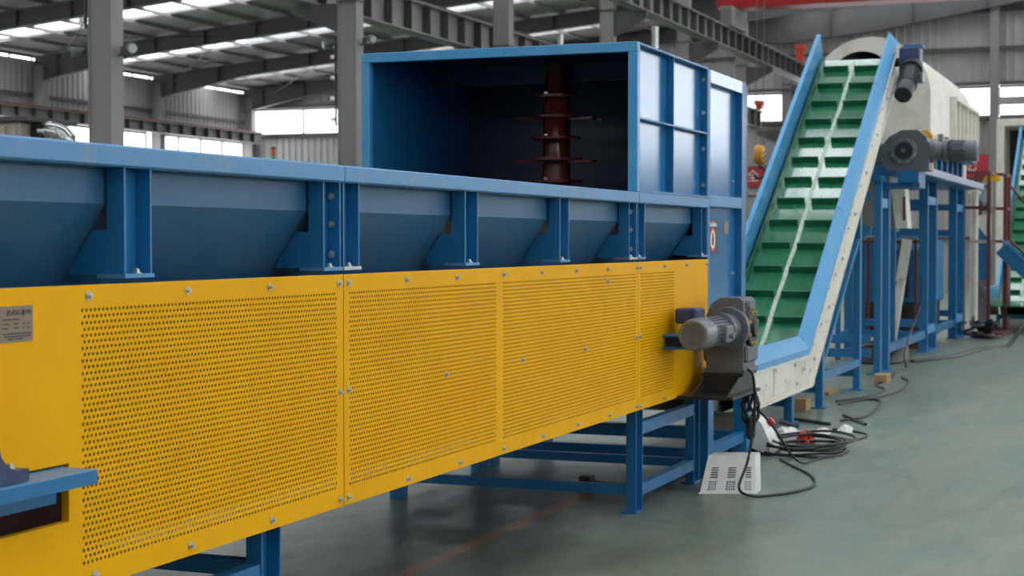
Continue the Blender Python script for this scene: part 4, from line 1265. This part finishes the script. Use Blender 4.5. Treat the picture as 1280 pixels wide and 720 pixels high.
build(MB().prism([(3.02, 2.48), (3.36, 2.42), (3.36, 2.54), (3.06, 2.68)], 0, 19.8, 20.1), 'torque_arm', 'grey_iron', gx)
build(MB().lathe((19.93, 2.55, 2.59), (0, -1, 0), [(0, 0.14), (0.04, 0.14), (0.05, 0.11), (0.14, 0.10), (0.15, 0.13), (0.17, 0.13)], 32), 'adapter_flange', 'grey_alu', dm)
motor(dm, (19.93, 2.38, 2.585), (0, -1, 0), 0.125, 0.36, 0.125, 'grey_alu', 'grey_alu')
build(MB().bbox(19.76, 19.84, 2.16, 2.32, 2.58, 2.68, 0.01), 'terminal_box', 'grey_iron', dm)
def half_disc(mb, x0, x1, y, z, r, n=20):
    return mb.prism([(y + r * math.cos(PI * i / n), z + r * math.sin(PI * i / n)) for i in range(n + 1)], 0, x0, x1)
yg = thing('coupling_guard', 'round yellow coupling guard above the large grey gear motor', 'guard', (20.2, 2.66, 2.36))
build(half_disc(MB(), 20.16, 20.28, 2.66, 2.75, 0.10), 'cover', 'yellow_guard', yg)
build(MB().box(20.16, 20.28, 2.56, 2.76, 2.36, 2.75), 'lower_box', 'yellow_guard', yg)
build(MB().box(20.14, 20.16, 2.63, 2.69, 2.62, 2.8), 'hinge_strap', 'yellow_guard', yg)
# painted pipes beside the motor at the back of the deck
for y, m, lab in ((2.91, 'cream', 'cream vertical pipe on the far end of the blue deck'), (3.00, 'blue', 'blue vertical pipe on the deck between the cream and yellow pipes'),
                  (3.10, 'yellow_guard', 'yellow vertical pipe on the far end of the blue deck'), (3.20, 'blue_light', 'light blue vertical pipe on the deck left of the yellow pipe')):
    t = thing('deck_pipe', lab, 'pipe', (26.6, y, 2.44))
    build(MB().cyl((26.6, y, 2.44), (26.6, y, 2.98), 0.042, n=12), 'pipe', m, t)
    build(MB().cyl((26.6, y, 2.44), (26.6, y, 2.47), 0.05, n=12), 'flange', m, t)

# ================================================================== RIGHT BACKGROUND
# access tower in brown-red primer
tw = thing('access_tower', 'brown red railed access tower at the right behind the drum', 'tower', (28.4, 2.75, 0))
for x, y in ((27.9, 3.02), (27.9, 2.62), (28.9, 2.92), (28.9, 2.45), (29.6, 2.45), (29.6, 2.92)):
    build(MB().box(x, x + 0.06, y, y + 0.06, 0.05, 2.65), 'post', 'rail_red', tw)
for z in (1.5, 2.05, 2.62):
    build(MB().box(27.9, 27.94, 2.68, 3.02, z, z + 0.05), 'rail', 'rail_red' if z > 1.6 else 'tan', tw)
    build(MB().box(27.96, 28.9, 2.62, 2.66, z, z + 0.05), 'rail', 'rail_red', tw)
    build(MB().box(28.96, 29.6, 2.45, 2.49, z, z + 0.05), 'rail', 'rail_red', tw)
    build(MB().box(28.92, 28.96, 2.51, 2.92, z, z + 0.05), 'rail', 'rail_red', tw)
build(MB().box(27.85, 29.7, 2.40, 3.10, 0, 0.05), 'base', 'rail_red', tw)
build(MB().box(28.96, 29.6, 2.44, 2.45, 0.05, 1.4), 'side_sheet', 'rail_red', tw)
build(MB().cyl((28.88, 2.40, 2.45), (31.4, 1.5, 1.2), 0.02, n=8), 'handrail', 'rail_red', tw)
build(MB().cyl((28.88, 2.40, 1.55), (31.4, 1.5, 0.5), 0.02, n=8), 'handrail', 'rail_red', tw)
sr = thing('stair_stringer', 'blue sloping stair stringer descending to the right edge', 'stairs', (29.4, 2.1, 0))
build(MB().bar((28.6, 2.50, 1.42), (29.4, 1.3, 0.20), 0.06, 0.26, (1, 0, 0)), 'stringer', 'blue', sr)
build(MB().bar((28.55, 2.50, 1.56), (29.35, 1.3, 0.34), 0.10, 0.02, (1, 0, 0)), 'top_flange', 'blue_light', sr)
for k in range(6):
    f_ = (k + 0.5) / 6
    build(MB().box(28.66 + 0.8 * f_, 29.4 + 0.8 * f_, 2.44 - 1.2 * f_, 2.60 - 1.2 * f_, 1.42 - 1.22 * f_ - 0.02, 1.42 - 1.22 * f_), 'tread', 'blue', sr)
build(MB().box(29.36, 29.46, 1.25, 1.45, 0, 0.2), 'foot', 'blue', sr)
bt = thing('blue_hopper', 'dark blue and white tapered hopper seen through the access tower', 'hopper', (28.5, 2.8, 0.05))
build(MB().prism([(2.68, 0.9), (2.98, 0.9), (2.98, 1.95), (2.68, 1.55)], 0, 28.3, 28.8), 'body', 'blue', bt)
build(MB().prism([(2.69, 1.56), (2.97, 1.94), (2.69, 1.98)], 0, 28.32, 28.8), 'white_panel', 'cream', bt)
build(MB().bbox(28.3, 28.8, 2.70, 2.96, 0.05, 0.9, 0.02), 'motor_base', 'grey_alu', bt)
build(MB().lathe((28.3, 2.80, 0.7), (-1, 0, 0), [(0, 0.10), (0.1, 0.10), (0.12, 0.06)], 16), 'cap', 'grey_iron', bt)
cp = thing('cream_pipe', 'cream vertical pipe between the blue stand and the tower', 'pipe', (28.15, 2.9, 0.05))
build(MB().cyl((28.15, 2.90, 0.05), (28.15, 2.90, 2.30), 0.065, n=16), 'pipe', 'cream', cp)
build(MB().lathe((28.15, 2.90, 2.30), (0, 0, 1), [(0, 0.065), (0.0, 0.10), (0.05, 0.10), (0.05, 0.065), (0.12, 0.05)], 16), 'flange', 'cream', cp)
fm = thing('gear_motor', 'small grey motor with yellow guard on the access tower', 'motor', (28.6, 2.8, 2.1))
build(MB().box(28.4, 28.9, 2.68, 2.92, 2.03, 2.08), 'mount', 'grey_iron', fm)
build(MB().lathe((28.5, 2.80, 2.30), (-0.4, 0.2, -0.35), [(-0.1, 0.06), (0, 0.14), (0.25, 0.13), (0.28, 0.08)], 20), 'body', 'grey_iron', fm)
build(MB().bbox(28.5, 28.8, 2.66, 2.90, 2.08, 2.50, 0.04), 'gearbox', 'grey_alu', fm)
build(half_disc(MB(), 28.55, 28.7, 2.66, 2.52, 0.13), 'guard_cover', 'yellow_guard', fm)

# white portal behind the far belt
pf = thing('white_portal', 'white rectangular machine portal behind the distant green belt', 'frame', (38.0, 2.6, 0))
build(MB().bbox(37.6, 37.8, 3.26, 3.42, 0, 4.18, 0.01), 'post', 'cream', pf)
build(MB().bbox(37.6, 37.8, 1.2, 1.36, 0, 4.18, 0.01), 'post', 'cream', pf)
build(MB().bbox(37.6, 37.8, 1.36, 3.26, 4.02, 4.18, 0.01), 'lintel', 'cream', pf)
build(MB().box(39.6, 39.7, 1.2, 3.42, 0.0, 4.1), 'rear_plate', 'black', pf)
build(MB().box(37.8, 39.6, 3.30, 3.42, 2.6, 4.1).box(37.8, 39.6, 1.2, 1.32, 2.6, 4.1).box(37.8, 39.6, 1.32, 3.30, 4.05, 4.12), 'hood', 'cream', pf)

# red signs at the end wall
def wall_sign(y0, y1, z0, z1, txt, size, label, x=XE - 0.25):
    t = thing('wall_sign', label, 'sign', (x, (y0 + y1) / 2, z0))
    build(MB().box(x, x + 0.03, y0, y1, z0, z1), 'board', 'red_sign', t)
    build(MB().box(x + 0.03, x + 0.20, y0 + 0.1, y0 + 0.2, z0 + 0.2, z0 + 0.3), 'bracket', 'steel_dark', t)
    place(text_mesh(txt, size, 'white_ink', 0.004), 'lettering', t, (x - 0.006, (y0 + y1) / 2 + (y1 - y0) * 0.22, (z0 + z1) / 2), (PI / 2, 0, -PI / 2))
    return t
wall_sign(4.90, 5.62, 3.42, 4.10, '\u4ebf', 0.42, 'red banner sign with white script right of the drum', x=XE - 0.42)
wall_sign(11.4, 12.5, 3.2, 3.85, '\u5b89\u5168', 0.40, 'red banner sign with white characters left of the inclined belt', x=XE - 0.45)
t = thing('notice_board', 'grey notice board below the red banner left of the belt', 'board', (XE - 0.4, 11.9, 2.3))
build(MB().box(XE - 0.42, XE - 0.38, 11.3, 12.6, 2.4, 3.1), 'board', 'sheet', t)
build(MB().box(XE - 0.44, XE - 0.42, 11.3, 12.6, 2.9, 2.95), 'rail', 'black', t)
build(MB().box(XE - 0.40, XE - 0.36, 11.35, 11.43, 0, 2.4).box(XE - 0.40, XE - 0.36, 12.47, 12.55, 0, 2.4), 'leg', 'steel_dark', t)

# ================================================================== FLOOR ITEMS
# white vented plastic cover leaning back
cv = thing('vented_cover', 'white vented plastic cover standing on the floor by the cable', 'cover', (9.92, 2.47, 0))
def cover_pt(u, v, d):
    # u across (+Y is left), v up the panel, d depth; leans back towards +X
    y = 2.63 - u * 0.32 - 0.0
    x = 9.86 + u * 0.12
    k = 0.82 + 0.18 * (1 - v)
    y = 2.47 + (y - 2.47) * k
    return (x + v * 0.10 + d, y, v * 0.225)
def cell(mb, u0, u1, v0, v1, d0=0.0, d1=0.02):
    vs = [cover_pt(u, v, d) for d in (d0, d1) for u, v in ((u0, v0), (u1, v0), (u1, v1), (u0, v1))]
    return mb.add(vs, [(0, 1, 2, 3), (4, 7, 6, 5), (0, 4, 5, 1), (1, 5, 6, 2), (2, 6, 7, 3), (3, 7, 4, 0)])
b = MB()
cols_ = [(0.12, 0.27), (0.45, 0.62), (0.80, 0.92)]
cell(b, 0, 1, 0, 0.08); cell(b, 0, 1, 0.70, 1.0)
us = [0, 0.12, 0.27, 0.45, 0.62, 0.80, 0.92, 1.0]
for i in range(0, 7, 2):
    cell(b, us[i], us[i + 1], 0.08, 0.70)
for (u0, u1) in cols_:
    cell(b, u0, u1, 0.34, 0.40)
    for k in range(5):
        cell(b, u0, u1, 0.40 + 0.06 * k + 0.035, 0.40 + 0.06 * (k + 1))
    for k in range(4):
        cell(b, u0, u1, 0.08 + 0.065 * k + 0.045, 0.08 + 0.065 * (k + 1))
    for k in range(1, 4):
        cell(b, u0 + (u1 - u0) * k / 4 - 0.006, u0 + (u1 - u0) * k / 4 + 0.006, 0.08, 0.34)
build(b, 'vented_face', 'plastic_white', cv)
b = MB()
cell(b, 0, 1, 0.97, 1.0, 0.02, 0.14); cell(b, 0, 0.03, 0, 0.97, 0.02, 0.14); cell(b, 0.97, 1, 0, 0.97, 0.02, 0.14)
build(b, 'rim', 'plastic_white', cv)
b = MB()
cell(b, 0.03, 0.97, 0.02, 0.97, 0.10, 0.105)
build(b, 'dark_backing', 'black', cv)
cell_l = MB(); cell(cell_l, -0.02, 1.02, 0.0, 0.03, -0.012, 0.0)
build(cell_l, 'foot_lip', 'plastic_white', cv)

# white jerry can with red cap
jc = thing('jerry_can', 'white plastic jerry can with red cap lying beside the blue leg', 'can', (11.95, 2.66, 0))
ol = [(2.555, 0.012), (2.62, 0.0), (2.70, 0.03), (2.79, 0.14), (2.80, 0.24), (2.755, 0.275), (2.66, 0.272), (2.62, 0.235), (2.575, 0.13), (2.548, 0.07)]
ol = [(a_ + 0.06, c_) for a_, c_ in ol]
cxy, czz = 2.73, 0.14
b = MB()
n = len(ol)
vs, fs = [], []
for x, k in ((11.80, 0.86), (11.84, 1.0), (12.02, 1.0), (12.06, 0.86)):
    for (yy, zz) in ol:
        z = czz + (zz - czz) * k
        vs.append((x, cxy + (yy - cxy) * k, z))
for r in range(3):
    fs += [(r * n + i, r * n + (i + 1) % n, (r + 1) * n + (i + 1) % n, (r + 1) * n + i) for i in range(n)]
fs += [tuple(range(n)), tuple(range(3 * n, 4 * n))[::-1]]
build(b.add(vs, fs), 'body', 'plastic_white', jc)
build(MB().cyl((11.93, 2.67, 0.215), (11.93, 2.635, 0.240), 0.028, n=14), 'cap', 'plastic_red', jc)
hpts = [(11.93, 2.78, 0.268), (11.93, 2.775, 0.29), (11.93, 2.75, 0.295), (11.93, 2.725, 0.29), (11.93, 2.72, 0.27)]
build(MB().tube(hpts, 0.011, 8), 'handle', 'plastic_white', jc)

# cables
def smooth_path(pts, n=10):
    out = []
    P_ = [Vector(p) for p in pts]
    for i in range(len(P_) - 1):
        a, b, c, d = P_[max(i - 1, 0)], P_[i], P_[i + 1], P_[min(i + 2, len(P_) - 1)]
        for k in range(n):
            t = k / n
            out.append(0.5 * ((2 * b) + (c - a) * t + (2 * a - 5 * b + 4 * c - d) * t * t + (3 * b - a - 3 * c + d) * t ** 3))
    out.append(P_[-1])
    return out
def cable(pts, r, label, group=None, name='power_cable', mat='rubber'):
    o = build(MB().tube(smooth_path(pts), r, 8), name, mat)
    return tag(o, label, 'cable', group)
cable([(10.05, 2.42, 0.76), (9.98, 2.33, 0.72), (10.02, 2.33, 0.45), (9.98, 2.36, 0.20), (9.84, 2.38, 0.05), (9.82, 2.28, 0.009), (10.0, 2.13, 0.009), (10.25, 2.05, 0.009), (10.5, 2.05, 0.009), (10.85, 2.15, 0.009), (11.25, 2.35, 0.009), (11.55, 2.50, 0.009)],
      0.009, 'black motor cable drooping from the gear motor past the vented cover')
cable([(10.9, 2.60, 0.40), (10.85, 2.50, 0.42), (10.9, 2.40, 0.30), (11.15, 2.34, 0.10), (11.4, 2.30, 0.010), (11.7, 2.25, 0.009), (12.0, 2.2, 0.009), (12.2, 2.22, 0.009)],
      0.009, 'black cable arching over the blue leg rail to the coil')
cw = thing('cable_coil', 'black coil of cable loops on the floor right of the jerry can', 'cable coil', (12.2, 2.48, 0))
rnd = random.Random(4)
for k in range(7):
    cx, cy = 12.15 + rnd.uniform(-0.12, 0.12), 2.42 + rnd.uniform(-0.05, 0.05)
    a0, b0 = 0.42 + rnd.uniform(-0.1, 0.06), 0.27 + rnd.uniform(-0.05, 0.04)
    ph_ = rnd.uniform(0, 6.28)
    pts = [(cx + a0 * math.cos(ph_ + 2 * PI * i / 36), cy + b0 * math.sin(ph_ + 2 * PI * i / 36), 0.010 + 0.014 * k + 0.006 * math.sin(3 * i / 36 * 2 * PI + k)) for i in range(37)]
    build(MB().tube(pts, 0.010, 7), 'loop', 'rubber', cw)
cable([(12.5, 2.50, 0.09), (12.7, 2.35, 0.05), (12.85, 2.22, 0.01), (13.15, 2.16, 0.009), (13.4, 2.25, 0.009), (13.55, 2.5, 0.009)], 0.009, 'loose black cable tail reaching right from the coil')
cable([(15.6, 2.82, 0.01), (16.2, 2.66, 0.01), (16.0, 2.50, 0.01), (15.1, 2.42, 0.01), (14.6, 2.42, 0.01), (14.2, 2.55, 0.01)], 0.011, 'curved black cable on the floor by the conveyor legs, nearer loop')
cable([(15.9, 2.9, 0.01), (16.5, 2.70, 0.01), (17.3, 2.66, 0.01), (17.9, 2.85, 0.01), (18.6, 2.80, 0.01), (19.6, 2.9, 0.01)], 0.013, 'long black cable on the floor along the conveyor legs')
cable([(16.3, 2.62, 0.01), (17.2, 2.50, 0.01), (18.4, 2.58, 0.01), (18.9, 2.72, 0.01)], 0.010, 'thin black cable on open floor right of the conveyor legs')
cable([(21.4, 2.95, 0.012), (22.4, 2.6, 0.012), (24.0, 2.4, 0.012), (25.0, 2.1, 0.02), (25.4, 1.9, 0.30), (25.9, 1.8, 0.02), (27.5, 1.6, 0.012), (30, 1.1, 0.012)], 0.03, 'thick black cable lying before the drum stand')
cable([(21.8, 2.9, 1.1), (21.9, 2.93, 0.7), (21.5, 2.98, 0.4), (20.8, 2.96, 0.15), (20.5, 2.9, 0.012)], 0.012, 'thin black cable hanging down the drum stand post')
t = thing('hose_heap', 'dark heap of hose under the drum stand', 'hose', (21.6, 3.4, 0))
for k in range(8):
    a0 = 0.75 - 0.05 * k
    pts = [(21.6 + a0 * math.cos(2 * PI * i / 24), 3.35 + 0.30 * math.sin(2 * PI * i / 24), 0.022 + 0.022 * k) for i in range(25)]
    build(MB().tube(pts, 0.022, 6), 'loop', 'rubber', t)
t = thing('hose_heap', 'dark heap of hose at the foot of the access tower', 'hose', (27.6, 2.5, 0))
rnd = random.Random(12)
for k in range(9):
    a0, b0 = rnd.uniform(0.25, 0.6), rnd.uniform(0.12, 0.26)
    cx, cy, th = 27.3 + rnd.uniform(-0.3, 0.3), 2.68 + rnd.uniform(-0.08, 0.1), rnd.uniform(0, 3)
    pts = [(cx + a0 * math.cos(2 * PI * i / 24), cy + b0 * math.sin(2 * PI * i / 24 + th), 0.025 + 0.022 * k + 0.05 * (1 + math.sin(th + 4 * PI * i / 24)) * (k > 2)) for i in range(22)]
    build(MB().tube(pts, 0.022, 6), 'loop', 'rubber', t)

# rags, rods and scraps
def rag(cx, cy, sx, sy, h, label, mat='cloth', seed=1, name='rag'):
    r = random.Random(seed)
    n = 14
    vs, fs = [], []
    hs = [[r.random() for _ in range(n + 1)] for _ in range(n + 1)]
    for i in range(n + 1):
        for j in range(n + 1):
            u, v = 2 * i / n - 1, 2 * j / n - 1
            rad = math.hypot(u, v)
            k = 1.0 if rad < 1 else 1 / rad
            e = max(0.0, 1 - (rad * k) ** 2)
            vs.append((cx + sx * u * k * (0.85 + 0.3 * hs[i][j]), cy + sy * v * k * (0.85 + 0.3 * hs[j][i]), 0.004 + h * e ** 0.5 * (0.35 + 0.65 * hs[i][j])))
    for i in range(n):
        for j in range(n):
            a = i * (n + 1) + j
            fs.append((a, a + 1, a + n + 2, a + n + 1))
    b = MB().add(vs, fs)
    b.add([(cx + sx * math.cos(2 * PI * i / 16), cy + sy * math.sin(2 * PI * i / 16), 0.001) for i in range(16)], [tuple(range(16))])
    return tag(build(b, name, mat), label, 'rag')
rag(13.05, 2.78, 0.22, 0.13, 0.07, 'crumpled white rag behind the cable coil, left one', seed=3)
rag(13.25, 2.53, 0.18, 0.06, 0.05, 'small crumpled white rag right of the larger one', seed=5)
rag(13.45, 2.38, 0.14, 0.06, 0.06, 'white plastic scrap at the right end of the rags', seed=8)
rag(12.55, 2.52, 0.10, 0.07, 0.12, 'red plastic scrap lying on the cable coil', 'plastic_red', 9, 'plastic_scrap')
rag(11.9, 2.88, 0.25, 0.12, 0.08, 'dark oily rag behind the white jerry can', 'black', 11)
def rod(p, q, r, mat, label):
    return tag(build(MB().cyl(p, q, r, n=8), 'steel_rod', mat), label, 'rod', 'rods on the floor')
rod((14.15, 2.95, 0.016), (13.85, 2.58, 0.016), 0.014, 'black', 'short dark rod on the floor below the conveyor tail, left one')
rod((14.6, 2.60, 0.014), (13.95, 2.30, 0.014), 0.013, 'black', 'short dark rod lying diagonally on the floor, right one')
rod((14.0, 3.02, 0.016), (13.6, 2.80, 0.016), 0.016, 'navy', 'blue rod on the floor beside the rags')
def plank(x0, x1, y0, y1, h, label, mat='wood'):
    return tag(build(MB().bbox(x0, x1, y0, y1, 0, h, 0.004), 'wood_block', mat), label, 'wood block', 'wood blocks on the floor')
plank(14.95, 15.15, 3.0, 3.12, 0.11, 'wooden block under the conveyor tail frame')
plank(18.2, 18.5, 2.78, 2.92, 0.09, 'wooden block beside the far conveyor leg')
plank(16.6, 17.1, 3.10, 3.25, 0.03, 'flat wooden board between the conveyor legs')
tag(build(MB().bbox(12.35, 12.6, 3.02, 3.24, 0.0, 0.22, 0.015), 'tan_carton', 'tan'), 'tan carton standing under the breaker behind the blue leg', 'carton')
t = thing('valve_block', 'small dark valve block on the floor between feeder legs', 'valve', (9.75, 3.2, 0))
build(MB().bbox(9.70, 9.80, 3.28, 3.36, 0, 0.09, 0.008), 'body', 'black', t)
build(MB().tube(smooth_path([(9.75, 3.28, 0.05), (9.9, 3.1, 0.02), (10.1, 2.95, 0.012), (10.6, 2.9, 0.012)]), 0.010, 8), 'hose', 'rubber', t)
